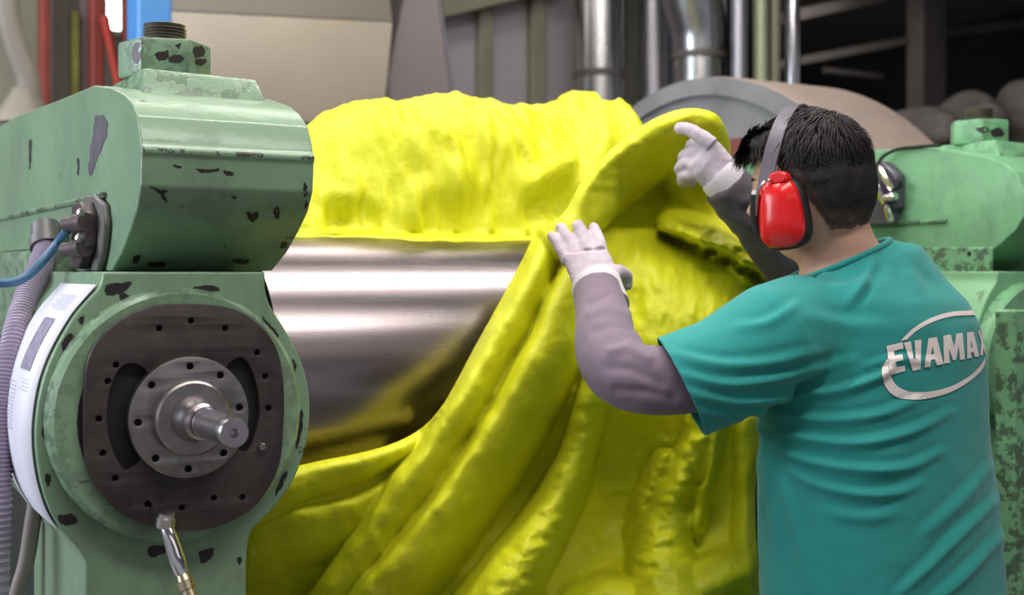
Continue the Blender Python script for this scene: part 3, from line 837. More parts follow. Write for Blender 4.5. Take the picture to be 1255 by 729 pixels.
# keep in front of the roll
k = (PX - 627.5) / F
def roll_clear(Dv, px, py):
    kk = (px - 627.5) / F
    Y = Dv * (-s_ * kk + c_); Zv = CZ - (py - HOR) / F * Dv
    dz = Zv - RZ
    lim = np.where(np.abs(dz) < RR + .05, RY - np.sqrt(np.maximum((RR + .052) ** 2 - dz ** 2, 0)), 1e9) / (-s_ * kk + c_)
    return np.where(np.abs(dz) < RR + .05, np.minimum(Dv, lim), Dv)
D = roll_clear(D, PX, PY)
cell = []
ci = ins.reshape(NYg, NXg)
use = ci[:-1, :-1] & ci[1:, :-1] & ci[:-1, 1:] & ci[1:, 1:]
idx = np.arange(NXg * NYg).reshape(NYg, NXg)
q4 = np.stack([idx[:-1, :-1][use], idx[1:, :-1][use], idx[1:, 1:][use], idx[:-1, 1:][use]], 1)
cnt = np.bincount(q4.ravel(), minlength=NXg * NYg)
keep = np.where(cnt > 0)[0]; remap = -np.ones(NXg * NYg, int); remap[keep] = np.arange(len(keep))
q4 = remap[q4]
px, py, dd, ct = PX[keep].copy(), PY[keep].copy(), D[keep], cnt[keep]
# pull the stair-stepped rim onto the outline
OC = np.array(out_c + [out_c[0]])
bi = np.where(ct < 4)[0]
for i in bi:
    a = OC[:-1]; b = OC[1:]; v_ = b - a; t = np.clip(((px[i] - a[:, 0]) * v_[:, 0] + (py[i] - a[:, 1]) * v_[:, 1]) / ((v_ ** 2).sum(1) + 1e-9), 0, 1)
    qx = a + t[:, None] * v_; d2 = (qx[:, 0] - px[i]) ** 2 + (qx[:, 1] - py[i]) ** 2; j = d2.argmin()
    px[i], py[i] = qx[j]
def unproj(px, py, w):
    r = (px - 627.5) / F * w
    return np.stack([c_ * r + s_ * w, -s_ * r + c_ * w, CZ - (py - HOR) / F * w], 1)
fv = unproj(px, py, dd)
ok = fv[:, 2] > 0.02
bd = dd + np.where(ct < 4, .004, .045)
bvv = unproj(px * 1.0, py, bd)
n = len(px)
edges = {}
for a, b, c, d in q4:
    for u, v in ((a, b), (b, c), (c, d), (d, a)):
        edges[(u, v)] = edges.get((u, v), 0) + 1
rim = [(u, v) for (u, v) in edges if (v, u) not in edges]
sf = [tuple(x) for x in q4] + [(a + n, d + n, c + n, b + n) for a, b, c, d in q4] + [(u, u + n, v + n, v) for u, v in rim]
tag(pyobj('rubber_sheet', np.concatenate([fv, bvv]), sf, M['rubber']), 'thick yellow rubber sheet hanging in folds from the gloved hands to the lower left', 'rubber')

# ------------------------------------------------------------------ the worker
M['skin'] = plain('skin', rgb(206, 160, 140), 0.5, 0, 0.10, 8, 0.04, 140)
M['skin'].node_tree.nodes['Principled BSDF'].inputs['Subsurface Weight'].default_value = 0.12
M['skin'].node_tree.nodes['Principled BSDF'].inputs['Subsurface Radius'].default_value = (0.02, 0.008, 0.005)
def hair_mat():
    m = NT('black_hair')
    at = m.n('ShaderNodeAttribute'); at.attribute_name = 'clip'
    f = m.math('ADD', at.outputs['Fac'], m.math('MULTIPLY', m.math('SUBTRACT', m.noise(160, 3, .6), .5), .5))
    m.base(m.ramp(f, [(.12, rgb(128, 98, 88)), (.35, rgb(74, 58, 54)), (.8, rgb(32, 27, 28))]))
    m.setp(Roughness=.65); m.b.inputs['Specular IOR Level'].default_value = .25; m.bump(m.noise(160, 4, .6, (1, 1, .35)), .5, .004)
    return m.m
M['hair'] = hair_mat()
M['strand'] = plain('black_hair_strand', rgb(38, 31, 32), 0.6, 0, 0.35, 30, spec=.25)
def cloth(name, col, col2, weave=900, ws=0.12, rough=0.85, big=0.15):
    m = NT(name)
    m.base(m.mix(m.ramp(m.noise(4.0, 4, 0.6), [(0.35, B(0)), (0.65, B(1))]), col, col2))
    m.setp(Roughness=rough); m.b.inputs['Specular IOR Level'].default_value = 0.2
    m.b.inputs['Sheen Weight'].default_value = 0.15
    m.bump(m.noise(16, 4, 0.6), big, 0.01)
    m.bump(m.noise(weave, 2, 0.5), ws, 0.001)
    return m.m
M['shirt'] = cloth('teal_jersey', rgb(48, 146, 140), rgb(42, 134, 130))
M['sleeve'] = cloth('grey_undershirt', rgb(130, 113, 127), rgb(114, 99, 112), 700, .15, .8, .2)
M['shaded_sleeve'] = cloth('grey_undershirt', rgb(88, 80, 85), rgb(76, 69, 74), 700, .15, .8, .2)  # same undershirt cloth, with the far arm's shade put into its colour
M['trouser'] = cloth('navy_work_trousers', rgb(44, 48, 60), rgb(36, 40, 50))
M['shoe'] = plain('black_shoe_leather', rgb(30, 28, 28), .45)
def glove_mat():
    m = NT('white_knit_glove')
    m.base(m.mix(m.ramp(m.noise(22, 5, 0.65), [(0.4, B(0)), (0.75, B(1))]), rgb(206, 193, 203), rgb(176, 158, 170)))
    m.setp(Roughness=0.9); m.b.inputs['Specular IOR Level'].default_value = 0.15
    wv = m.n('ShaderNodeTexWave'); wv.inputs['Scale'].default_value = 130; wv.inputs['Distortion'].default_value = 3
    m.l(m.coord(), wv.inputs['Vector'])
    m.bump(wv.outputs['Fac'], 0.35, 0.0012); m.bump(m.noise(90, 3, .6), .3, .002)
    return m.m
M['glove'] = glove_mat()
M['cuff'] = plain('white_ribbed_cuff', rgb(218, 208, 216), .9, 0, .08, 30, .3, 200)

ang_t = math.radians(44); ang_h = math.radians(56)
def frame(a):
    return cam_dir(-math.sin(a), math.cos(a)), cam_dir(math.cos(a), math.sin(a))   # forward, his right
TF, TR = frame(ang_t); HF, HR = frame(ang_h)
UP = Vector((0, 0, 1))
foot = W(1085, 729, 2.12); foot.z = 0
per = thing('person', 'worker in teal shirt, white gloves and red ear muffs pulling yellow rubber, seen from behind', 'person', foot)

def ring_loft(rings, seg=40, sup=2.2):
    """rings: (centre, half width along R, half depth along F, F, R)"""
    v = []; f = []
    for (c, a, b, Fv, Rv) in rings:
        for k in range(seg):
            t = 2 * math.pi * k / seg; ct, st_ = math.cos(t), math.sin(t)
            x = math.copysign(abs(ct) ** (2 / sup), ct); y = math.copysign(abs(st_) ** (2 / sup), st_)
            v.append(c + Rv * (a * x) + Fv * (b * y))
    n = len(rings)
    for i in range(n - 1):
        for k in range(seg):
            a = i * seg + k; b = i * seg + (k + 1) % seg
            f.append((a, b, b + seg, a + seg))
    f.append(tuple(range(seg - 1, -1, -1))); f.append(tuple(range((n - 1) * seg, n * seg)))
    return v, f

# joints
L_sh, L_el, L_wr = W(948, 412, 1.93), W(760, 462, 1.93), W(733, 366, 2.13)
R_sh, R_el, R_wr = W(1100, 372, 2.20), W(992, 352, 2.40), W(892, 228, 2.34)
neck0 = W(1036, 322, 2.06); head_c = W(995, 231, 2.055)
tors = [(729 + 250, 1087, .245, .18), (860, 1085, .245, .18), (729, 1082, .243, .178), (660, 1079, .240, .175), (600, 1076, .238, .172), (540, 1072, .232, .168), (480, 1071, .226, .165), (430, 1073, .216, .160), (395, 1072, .208, .152), (368, 1068, .198, .138), (345, 1058, .178, .118)]
def torso_rings(grow, upto=99):
    o = []
    for (py, px, a, b) in tors[:upto]:
        o.append((W(px, py, 2.08), a + grow, b + grow, TF, TR))
    tR, tF = TR + UP * .30, TF - UP * .30          # the neckline dips towards the chest
    o.append((W(1042, 335, 2.072), .125 + grow, .105 + grow, tF, tR))
    o.append((W(1030, 325, 2.066), .096 + grow, .092 + grow, tF, tR))
    o.append((W(1025, 319, 2.062), .087 + grow, .087 + grow, tF, tR))
    return o

# --- head: a shaped ellipsoid with brow, nose, lips, chin and jaw
def head_pt(d, grow=0.0):
    f, l, u = d
    x = f * (.098 if f > 0 else .104); y = l * .079; z = u * (.122 if u > 0 else .128)
    if u < 0:                                   # jaw narrows, nape tucks in
        k = -u
        y *= 1 - .20 * k * k
        if f < 0: x *= 1 - .42 * k * k
        else: x *= 1 + .02 * k
    else:
        y *= 1 + .04 * (1 - u)
    fr = max(f, 0)
    def g(l0, u0, s): return math.exp(-(((l - l0) / s) ** 2 + ((u - u0) / s) ** 2)) * (1 if f > 0 else 0)
    x += .026 * math.exp(-((l / .13) ** 2 + ((u + .18) / .16) ** 2)) * fr + .012 * math.exp(-((l / .10) ** 2 + ((u - .05) / .22) ** 2)) * fr
    x += .006 * g(.3, .17, .2) + .006 * g(-.3, .17, .2) - .012 * g(.33, .02, .16) - .012 * g(-.33, .02, .16)
    x += .010 * math.exp(-((l / .28) ** 2 + ((u + .52) / .10) ** 2)) * fr - .005 * math.exp(-((l / .3) ** 2 + ((u + .53) / .025) ** 2)) * fr
    x += .012 * math.exp(-((l / .3) ** 2 + ((u + .85) / .16) ** 2)) * fr
    return Vector((x, y, z)) + Vector(d) * grow
pitch = math.radians(9)
def head_w(p):
    f = p[0] * math.cos(pitch) + p[2] * math.sin(pitch) * 1.0
    u = -p[0] * math.sin(pitch) + p[2] * math.cos(pitch)
    return head_c + HF * f - HR * p[1] + UP * u
def sph(nu=72, nv=56):
    for i in range(nv + 1):
        th = math.pi * i / nv
        for k in range(nu):
            a = 2 * math.pi * k / nu
            yield (math.sin(th) * math.cos(a), math.sin(th) * math.sin(a), math.cos(th))
def sph_faces(nu=72, nv=56):
    return [(i * nu + k, i * nu + (k + 1) % nu, (i + 1) * nu + (k + 1) % nu, (i + 1) * nu + k) for i in range(nv) for k in range(nu)]

body = MB()
body.add([head_w(head_pt(d)) for d in sph()], sph_faces())
body.add(*tube([W(1042, 350, 2.08), W(1030, 322, 2.065), W(1020, 290, 2.055), W(1008, 255, 2.05)], [.078, .069, .064, .062], 24))
for sgn in (1, -1):                              # ears
    e0 = head_w((.018, sgn * .074, -.03)); pts = [e0 + UP * .03 - HF * .004, e0 + UP * .012 - HR * sgn * .008 - HF * .008, e0 - UP * .012 - HR * sgn * .004, e0 - UP * .03 + HF * .004]
    body.add(*tube(pts, [.010, .015, .012, .007], 10))
body.add(*ring_loft(torso_rings(-.022), 36))
for sh, el, wr, hd in ((L_sh, L_el, L_wr, W(716, 318, 2.19)), (R_sh, R_el, R_wr, W(862, 196, 2.33))):
    ctr = W(1055, 372, 2.08)
    mid = [W(885, 458, 1.925), W(830, 464, 1.926), W(775, 456, 1.937), W(748, 424, 1.992)] if sh is L_sh else [sh.lerp(el, .4), sh.lerp(el, .75), el, el.lerp(wr, .35)]
    body.add(*tube([sh.lerp(ctr, .5), sh] + mid + [wr, wr.lerp(hd, .35)], [.062, .058, .040, .038, .038, .038, .025, .018], 18))
hip = W(1085, 900, 2.09)
for sgn in (1, -1):
    h0 = Vector((hip.x, hip.y, .90)) + TR * (sgn * .10); kn = Vector((foot.x, foot.y, .48)) + TR * (sgn * .12) + TF * .05; an = Vector((foot.x, foot.y, .09)) + TR * (sgn * .13) - TF * .02
    body.add(*tube([h0 + UP * .05, h0, h0.lerp(kn, .5), kn, kn.lerp(an, .4), an, an - UP * .04], [.095, .095, .08, .058, .055, .040, .042], 18))
    body.add(*tube([an - UP * .045 - TF * .04, an - UP * .05 + TF * .05, an - UP * .06 + TF * .15], [.036, .034, .024], 12))
bo = body.build('body', M['skin'], per, True, None)
remesh(bo, .0065, 4)

# --- trousers and shoes
tr = MB()
tr.add(*ring_loft([(Vector((hip.x, hip.y, z)), a, b, TF, TR) for z, a, b in ((1.02, .19, .145), (.92, .20, .155), (.84, .19, .15))], 30))
for sgn in (1, -1):
    h0 = Vector((hip.x, hip.y, .90)) + TR * (sgn * .10); kn = Vector((foot.x, foot.y, .48)) + TR * (sgn * .12) + TF * .05; an = Vector((foot.x, foot.y, .09)) + TR * (sgn * .13) - TF * .02
    tr.add(*tube([h0, h0.lerp(kn, .5), kn, kn.lerp(an, .5), an + UP * .02], [.115, .10, .082, .078, .075], 20))
    sm = MB(); sm.add(*ring_loft([(Vector((an.x, an.y, z)) + TF * o, a, b, TF, TR) for z, o, a, b in ((.0, .05, .05, .145), (.03, .05, .052, .147), (.06, .035, .046, .12), (.09, .0, .044, .06), (.125, -.01, .048, .055))], 24))
    sm.build('shoe', M['shoe'], per)
to = tr.build('trousers', M['trouser'], per, True, None); remesh(to, .012, 6)

# --- undershirt sleeves
def sleeve(name, pts, rad, mat, seed, folds_):
    mb = MB(); mb.add(*tube(pts, rad, 40))
    o = mb.build(name, mat, per, True, None); remesh(o, .0045, 5)
    co = coords(o.data); nm = normals(o.data); wo = co + np.array(per.location)
    d = .0018 * fbm(wo * 16 + seed, 3)
    x, y, w = proj_np(wo)
    for p, wd_, am in folds_:
        dd_, _, _ = polydist(x, y, p); d += am * np.exp(-(dd_ / wd_) ** 2)
    set_coords(o.data, co + nm * d[:, None]); return o
lp = catmull([W(930, 436, 1.935), W(885, 458, 1.925), W(830, 466, 1.926), W(770, 460, 1.935), W(746, 428, 1.985), W(739, 392, 2.06), W(732, 356, 2.14)], 6)
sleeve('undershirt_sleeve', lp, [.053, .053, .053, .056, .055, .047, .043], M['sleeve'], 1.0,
       [([(750, 430), (770, 425), (795, 440)], 6, .005), ([(745, 450), (775, 452), (810, 470)], 7, -.004), ([(722, 385), (745, 378), (768, 385)], 5, .0035), ([(728, 405), (752, 398), (776, 402)], 6, -.003), ([(755, 478), (790, 480), (825, 488)], 6, -.004), ([(722, 372), (745, 362)], 4, -.003)])
rp = catmull([R_sh, R_sh.lerp(R_el, .6), R_el, W(960, 310, 2.385), W(925, 265, 2.36), W(888, 224, 2.34)], 6)
sleeve('undershirt_sleeve', rp, [.065, .062, .062, .056, .054, .046], M['shaded_sleeve'], 4.0,
       [([(880, 238), (905, 250), (930, 240)], 6, .004), ([(885, 262), (915, 275), (945, 270)], 7, .005), ([(895, 245), (925, 262)], 5, -.004), ([(905, 290), (940, 300)], 6, -.004)])

# --- T-shirt
ts = MB()
ts.add(*ring_loft(torso_rings(0.0), 56))
ctr = W(1050, 378, 2.08)
ts.add(*tube([L_sh.lerp(ctr, .75), L_sh.lerp(ctr, .35), L_sh, W(890, 452, 1.925), W(840, 472, 1.925), W(796, 488, 1.925)], [.085, .088, .086, .085, .085, .084], 32))
rS = W(1106, 376, 2.20)
ts.add(*tube([rS.lerp(ctr, .75), rS.lerp(ctr, .3), rS, R_sh.lerp(R_el, .4), R_sh.lerp(R_el, .75)], [.085, .09, .088, .082, .076], 32))
so = ts.build('shirt', M['shirt'], per, True, None)
remesh(so, .0055, 14)
co = coords(so.data); nm = normals(so.data); wo = co + np.array(per.location)
x, y, w = proj_np(wo)
d = .0025 * fbm(wo * 9, 3)
wr_ = [([(925, 522), (985, 536), (1050, 542), (1110, 530), (1165, 505)], 6, .008), ([(945, 505), (1010, 514), (1075, 508), (1125, 490)], 6, .007), ([(955, 482), (1020, 480), (1075, 462), (1095, 448)], 6, .008),
       ([(940, 545), (985, 562), (1050, 574), (1110, 572), (1155, 552)], 6, .008), ([(965, 575), (1000, 592), (1050, 604), (1095, 604), (1130, 592)], 6, .007), ([(1010, 625), (1060, 634), (1100, 628)], 8, .004),
       ([(1100, 729), (1140, 690), (1180, 650), (1222, 612)], 7, .007), ([(1140, 740), (1180, 705), (1228, 655)], 7, .007), ([(1130, 655), (1170, 620), (1215, 570)], 8, .005),
       ([(935, 560), (948, 620), (955, 690)], 8, .005), ([(925, 540), (960, 600), (985, 680), (990, 729)], 9, .005),
       ([(825, 432), (880, 446), (940, 444), (1000, 430)], 7, .006), ([(835, 458), (890, 470), (945, 464), (1010, 450)], 6, .007), ([(842, 480), (900, 492), (950, 486), (1000, 478)], 6, .007), ([(862, 505), (905, 508), (940, 500)], 6, .005),
       ([(1072, 318), (1060, 345), (1040, 372)], 7, .006), ([(1110, 330), (1130, 360)], 9, .003), ([(980, 380), (1020, 395), (1080, 400)], 10, .003), ([(900, 400), (940, 395), (980, 370)], 7, .004),
       ([(1060, 450), (1100, 440), (1150, 445)], 6, .004), ([(990, 455), (1050, 440)], 7, .003), ([(920, 505), (926, 560)], 8, -.008)]
for p, wd_, am in wr_:
    pc = [(q.x, q.y) for q in catmull([Vector((a, b, 0)) for a, b in p], 5)]
    dd_, tt, sd = polydist(x, y, pc, [k / (len(pc) - 1) for k in range(len(pc))])
    d += 1.4 * am * np.sin(np.pi * np.clip(.06 + .88 * tt, 0, 1)) ** .9 * (np.exp(-(dd_ / wd_) ** 2) - .45 * np.exp(-((dd_ * sd - wd_ * 1.3) / (wd_ * .8)) ** 2))
set_coords(so.data, co + nm * d[:, None])
# open the sleeve and hem so that the cloth is a shell
bm = bmesh.new(); bm.from_mesh(so.data); off = Vector(per.location)
def cut_end(c, ax, rad):
    ax = ax.normalized(); c = c - off
    fs = [f for f in bm.faces if (f.calc_center_median() - c).length < rad]
    ge = list({v for f in fs for v in f.verts}) + list({e for f in fs for e in f.edges}) + fs
    bmesh.ops.bisect_plane(bm, geom=ge, plane_co=c, plane_no=ax, clear_outer=True)
cut_end(W(835, 474, 1.925), W(818, 484, 1.925) - W(841, 473, 1.925), .15)
cut_end(R_sh.lerp(R_el, .75), R_el - R_sh, .11)
cut_end(W(1025, 320.5, 2.062), UP - TR * .30 + TF * .30, .125)
bm.to_mesh(so.data); bm.free(); finish(so.data, True)
md = so.modifiers.new('thickness', 'SOLIDIFY'); md.thickness = .0025; md.offset = -1
# ribbed collar band round the neck
nk = []
for k in range(49):
    t = 2 * math.pi * k / 48
    nk.append(W(1025, 320.5, 2.062) + (TR + UP * .3) * (.086 * math.cos(t)) + (TF - UP * .3) * (.086 * math.sin(t)))
mb = MB(); mb.add(*tube(nk, .0055, 10)); mb.build('collar_band', M['shirt'], so)

# --- printed logo: laid out flat, then carried onto the cloth
bvh_me = so.data
bmv = bmesh.new(); bmv.from_mesh(bvh_me); BV = BVHTree.FromBMesh(bmv); bmv.free()
camp = Vector((0, 0, CZ)) - off
axis_c = W(1072, 430, 2.085)
def hit(px, py):
    dr = (W(px, py, 2.0) - Vector((0, 0, CZ))).normalized()
    loc, n, i, ds = BV.ray_cast(camp, dr)
    return loc, n
def polar(p):
    q = p + off - axis_c; return math.atan2(q.dot(-TF), q.dot(TR))       # angle from his right, towards his back
def rim_x(py):
    x = 1225
    while hit(x, py)[0] is None: x -= 1
    return x - 9
sx = [1150, 1170, rim_x(432)]; sa = []
for a in sx:
    l, n = hit(a, 432); sa.append(polar(l))
slope = (sa[-1] - sa[-2]) / (sx[-1] - sx[-2])
def onto(px, py):
    rx = rim_x(py)
    if px <= rx:
        l, n = hit(px, py)
        return l + n * .0016
    l0, _ = hit(rx, py)
    a = polar(l0) + slope * (px - rx); z = (l0 + off).z
    o = Vector((axis_c.x, axis_c.y, z)); dr = TR * math.cos(a) - TF * math.sin(a)
    l, n, i, ds = BV.ray_cast(o - off, dr)
    if l is None: return l0
    return l + n * .0016
M['print_white'] = plain('white_screen_print', rgb(228, 216, 212), .6, 0, .1, 20)
def decal(name, loops, parent):
    cu = bpy.data.curves.new(name, 'CURVE'); cu.dimensions = '2D'; cu.fill_mode = 'BOTH'
    for lp in loops:
        sp = cu.splines.new('POLY'); sp.points.add(len(lp) - 1); sp.use_cyclic_u = True
        for p, q in zip(sp.points, lp): p.co = (q[0], -q[1], 0, 1)
    o = bpy.data.objects.new(name, cu); COL.objects.link(o); me = eval_mesh(o)
    bpy.data.objects.remove(o); bpy.data.curves.remove(cu)
    bm = bmesh.new(); bm.from_mesh(me); bmesh.ops.remove_doubles(bm, verts=bm.verts, dist=1e-4)
    bmesh.ops.triangulate(bm, faces=bm.faces)
    for _ in range(5):
        lg = [e for e in bm.edges if e.calc_length() > 2.6]
        if not lg: break
        bmesh.ops.subdivide_edges(bm, edges=lg, cuts=1); bmesh.ops.triangulate(bm, faces=bm.faces)
    for v in bm.verts: v.co = onto(v.co.x, -v.co.y) + off
    bm.to_mesh(me); bm.free(); me.materials.clear(); me.name = name; finish(me, True)
    return link_mesh(name, me, M['print_white'], parent)
def L(*p): return list(p)
letters = {
    'E': [L((1086, 424), (1105.5, 419.5), (1106.5, 427), (1095, 430), (1096, 436.5), (1105.5, 434.5), (1106.5, 441), (1097, 443.5), (1098, 449.5), (1108, 447.5), (1109, 454.5), (1091, 459))],
    'V': [L((1107, 420), (1115.5, 418.5), (1119, 440), (1121.5, 439), (1120, 417.5), (1128.5, 416), (1127.5, 452.5), (1118, 454.5))],
    'A': [L((1132, 450), (1137, 414.5), (1147, 413), (1155.5, 446), (1147, 447.5), (1145, 440.5), (1140, 441.5), (1139.5, 449)), L((1140.3, 434.5), (1143.7, 434), (1141.8, 423.5))],
    'M': [L((1156, 445.5), (1155, 411.5), (1164, 410), (1168.5, 425), (1171, 409), (1178.5, 408), (1181.5, 440), (1175.5, 441), (1173.8, 424), (1170.5, 441), (1167, 441.5), (1162, 427), (1163, 444.5))],
    'A2': [L((1184, 439.5), (1184, 407.5), (1192, 406.5), (1199, 436.5), (1193.5, 437.5), (1192, 431.5), (1189, 432), (1189.5, 438.5)), L((1188.8, 426), (1190.9, 425.6), (1188.6, 416.5))],
    'X': [L((1199.5, 406.5), (1204, 405.5), (1206.5, 412.5), (1208, 405), (1212, 404.5), (1209, 418.5), (1213, 433.5), (1208.5, 434.5), (1206.3, 426), (1204.5, 435), (1200.3, 436), (1203.8, 419.5))],
}
logo = decal('printed_letter', letters['E'], so)
for k in ('V', 'A', 'M', 'A2', 'X'): decal('printed_letter', letters[k], so)
def arc(pts_o, pts_i):
    a = catmull([Vector((p[0], p[1], 0)) for p in pts_o], 6); b = catmull([Vector((p[0], p[1], 0)) for p in pts_i], 6)
    return [(v.x, v.y) for v in a] + [(v.x, v.y) for v in reversed(b)]
decal('printed_arc', [arc([(1103, 418), (1118, 403), (1140, 390), (1165, 382.5), (1196, 381), (1202, 382)], [(1111, 416), (1122, 406), (1142, 395), (1166, 388), (1195, 387), (1202, 388)])], so)
decal('printed_arc', [arc([(1087, 440), (1081, 452), (1083, 470), (1093, 483), (1110, 489.5), (1135, 488.5), (1165, 480), (1190, 465), (1205, 451), (1209, 446)], [(1088.5, 441), (1090, 456), (1095, 468), (1104, 476), (1118, 480), (1140, 479.5), (1165, 473), (1188, 460), (1203, 445), (1209, 438)])], so)

# --- hair: clipped sides, longer top brushed forward
def hairline(d):
    f, l, u = d
    # below this height there is no hair
    if f > .25: return .42 + .35 * max(0, f - .45)
    if f > -.1: return .30 - 1.0 * (.25 - f)
    return -.05 - .59 * min(1, (-.1 - f) / .35)
hv = []; hf = []; clip = []; NU, NV = 96, 72
hd = list(sph(NU, NV))
for d in hd:
    f, l, u = d; h = hairline(d)
    t = max(0.0, min(1.0, (u - h) / .10))
    top = max(0, min(1, (u - .15) / .45))
    g = t * (.005 + .008 * top) + (.034 * max(0, f - .25) * top)
    nz_ = .0035 * math.sin(9 * l + 5 * f) * top
    clip.append(max(0.0, min(1.0, (u - h + .02) / .42)) if f < 0 else min(1.0, t + .2))
    hv.append(head_w(head_pt(d, g + nz_ * t - (.004 if t <= 0 else 0))))
fc = sph_faces(NU, NV)
hf = [q for q in fc if sum(1 for i in q if hd[i][2] > hairline(hd[i]) - .02) >= 3]
ho = pyobj('hair', hv, hf, M['hair'], per, True)
ho.data.attributes.new('clip', 'FLOAT', 'POINT').data.foreach_set('value', clip)
co = coords(ho.data); nm = normals(ho.data)
set_coords(ho.data, co + nm * (.0022 * fbm(co * np.array([90, 90, 30]), 3) )[:, None])
# strands on the crown, growing out of a whorl and falling forward
rs = random.Random(5)
sv = []; sfc = []
for _ in range(5200):
    u = rs.uniform(-.25, .995); a = rs.uniform(-math.pi, math.pi)
    d = Vector((math.sqrt(1 - u * u) * math.cos(a), math.sqrt(1 - u * u) * math.sin(a), u))
    if u < hairline(d) + .04: continue
    top = max(0.0, min(1.0, (u - .15) / .45))
    ln = .010 + .030 * top * rs.uniform(.6, 1.2)
    p = head_pt(d, .003 + .008 * top)
    if abs(p.x - (.046 - .044 * min(1.0, max(0.0, (p.z + .012) / .15)))) < .019: continue
    whorl = Vector((-.55, .1, .83))
    away = (d - whorl * d.dot(whorl)); away = away.normalized() if away.length > 1e-3 else Vector((1, 0, 0))
    if top < .3: away = (away * .4 + Vector((0, 0, -1)) * .8).normalized()
    away = (away + d.cross(away) * .45 + Vector((rs.uniform(-.3, .3), rs.uniform(-.3, .3), rs.uniform(-.2, .2))) * .8).normalized()
    away = (away - d * away.dot(d)).normalized(); sd = d.cross(away)
    p1 = p + away * (ln * .5) + d * (.004 * top + .001); p2 = p + away * ln + d * (.004 * top - .004)
    wdt = .0011
    k = len(sv)
    sv += [head_w(p + sd * wdt), head_w(p - sd * wdt), head_w(p1 + sd * wdt), head_w(p1 - sd * wdt), head_w(p2)]
    sfc += [(k, k + 1, k + 3, k + 2), (k + 2, k + 3, k + 4)]
# fringe standing out over the forehead
for _ in range(1600):
    l = rs.uniform(-.6, .6); u = rs.uniform(.50, .80); f = math.sqrt(max(0.01, 1 - l * l - u * u)) if l * l + u * u < 1 else .1
    d = Vector((f, l, u)).normalized(); p = head_pt(d, .018)
    q1 = p + Vector((.014, 0, .004)) + Vector((rs.uniform(-.004, .004), rs.uniform(-.006, .006), rs.uniform(-.006, .006)))
    q2 = q1 + Vector((.012, 0, -.016)) + Vector((rs.uniform(-.005, .005), rs.uniform(-.01, .01), rs.uniform(-.01, .006)))
    k = len(sv); sd = Vector((0, 1, 0)) * .0016
    sv += [head_w(p + sd), head_w(p - sd), head_w(q1 + sd), head_w(q1 - sd), head_w(q2)]
    sfc += [(k, k + 1, k + 3, k + 2), (k + 2, k + 3, k + 4)]
me = bpy.data.meshes.new('hair_strands'); me.from_pydata([tuple(v) for v in sv], [], sfc); finish(me, False)
hs_ = link_mesh('hair_strands', me, M['strand'], ho); hs_['kind'] = 'stuff'
# face details
for sgn in (1, -1):
    ep = head_w((.083, sgn * .031, .004)); mb = MB(); mb.add(*lathe([(-.012, .001), (-.009, .008), (0, .012), (.009, .008), (.012, .001)], ep, HF, 16)); mb.build('eye', plain('eye_white', rgb(235, 230, 226), .2), per)
    ip = head_w((.0945, sgn * .031, .004)); mb = MB(); mb.add(*lathe([(0, .0055), (.0012, .003)], ip, HF, 12)); mb.build('iris', plain('dark_iris', rgb(40, 26, 20), .15), per)
    mb = MB(); mb.add(*tube([head_w((.093, sgn * .014, .026)), head_w((.0885, sgn * .03, .031)), head_w((.072, sgn * .05, .026))], [.002, .0035, .002], 8)); mb.build('eyebrow', M['strand'], per)
mb = MB(); mb.add(*tube([head_w((.079, -.022, -.068)), head_w((.092, -.010, -.066)), head_w((.0955, 0, -.067)), head_w((.092, .010, -.066)), head_w((.079, .022, -.068))], [.002, .005, .0045, .005, .002], 8)); mb.build('lips', plain('lip_skin', rgb(176, 110, 100), .4), per)

# --- ear muffs
M['red'] = plain('red_shell_plastic', rgb(222, 30, 32), .22, 0, .06, 5)
M['cushion'] = plain('black_cushion', rgb(24, 22, 24), .5)
M['band'] = plain('grey_headband', rgb(98, 91, 101), .38, .1, .2, 20)
em = None
bandp = []
for k in range(29):
    t = math.pi * k / 28
    bandp.append((.046 - .044 * math.sin(t), -.104 * math.cos(t) * (1 - .06 * math.sin(t)), -.012 + .155 * math.sin(t)))
bp_ = [head_w(p) for p in bandp]
vv = []; ff = []
for i, p in enumerate(bp_):
    t = (bp_[min(i + 1, 28)] - bp_[max(i - 1, 0)]).normalized(); sd = (HF - t * HF.dot(t)).normalized(); nn = t.cross(sd)
    for a, b in ((-.0125, -.0025), (.0125, -.0025), (.0135, 0), (.0125, .0025), (-.0125, .0025), (-.0135, 0)): vv.append(p + sd * a + nn * b)
for i in range(28):
    for k in range(6):
        a = i * 6 + k; b = i * 6 + (k + 1) % 6; ff.append((a, b, b + 6, a + 6))
ff += [(5, 4, 3, 2, 1, 0), tuple(range(28 * 6, 29 * 6))]
em = pyobj('ear_muffs', vv, ff, M['band'], per, True, 40)
em['label'] = 'red ear muffs with grey headband'
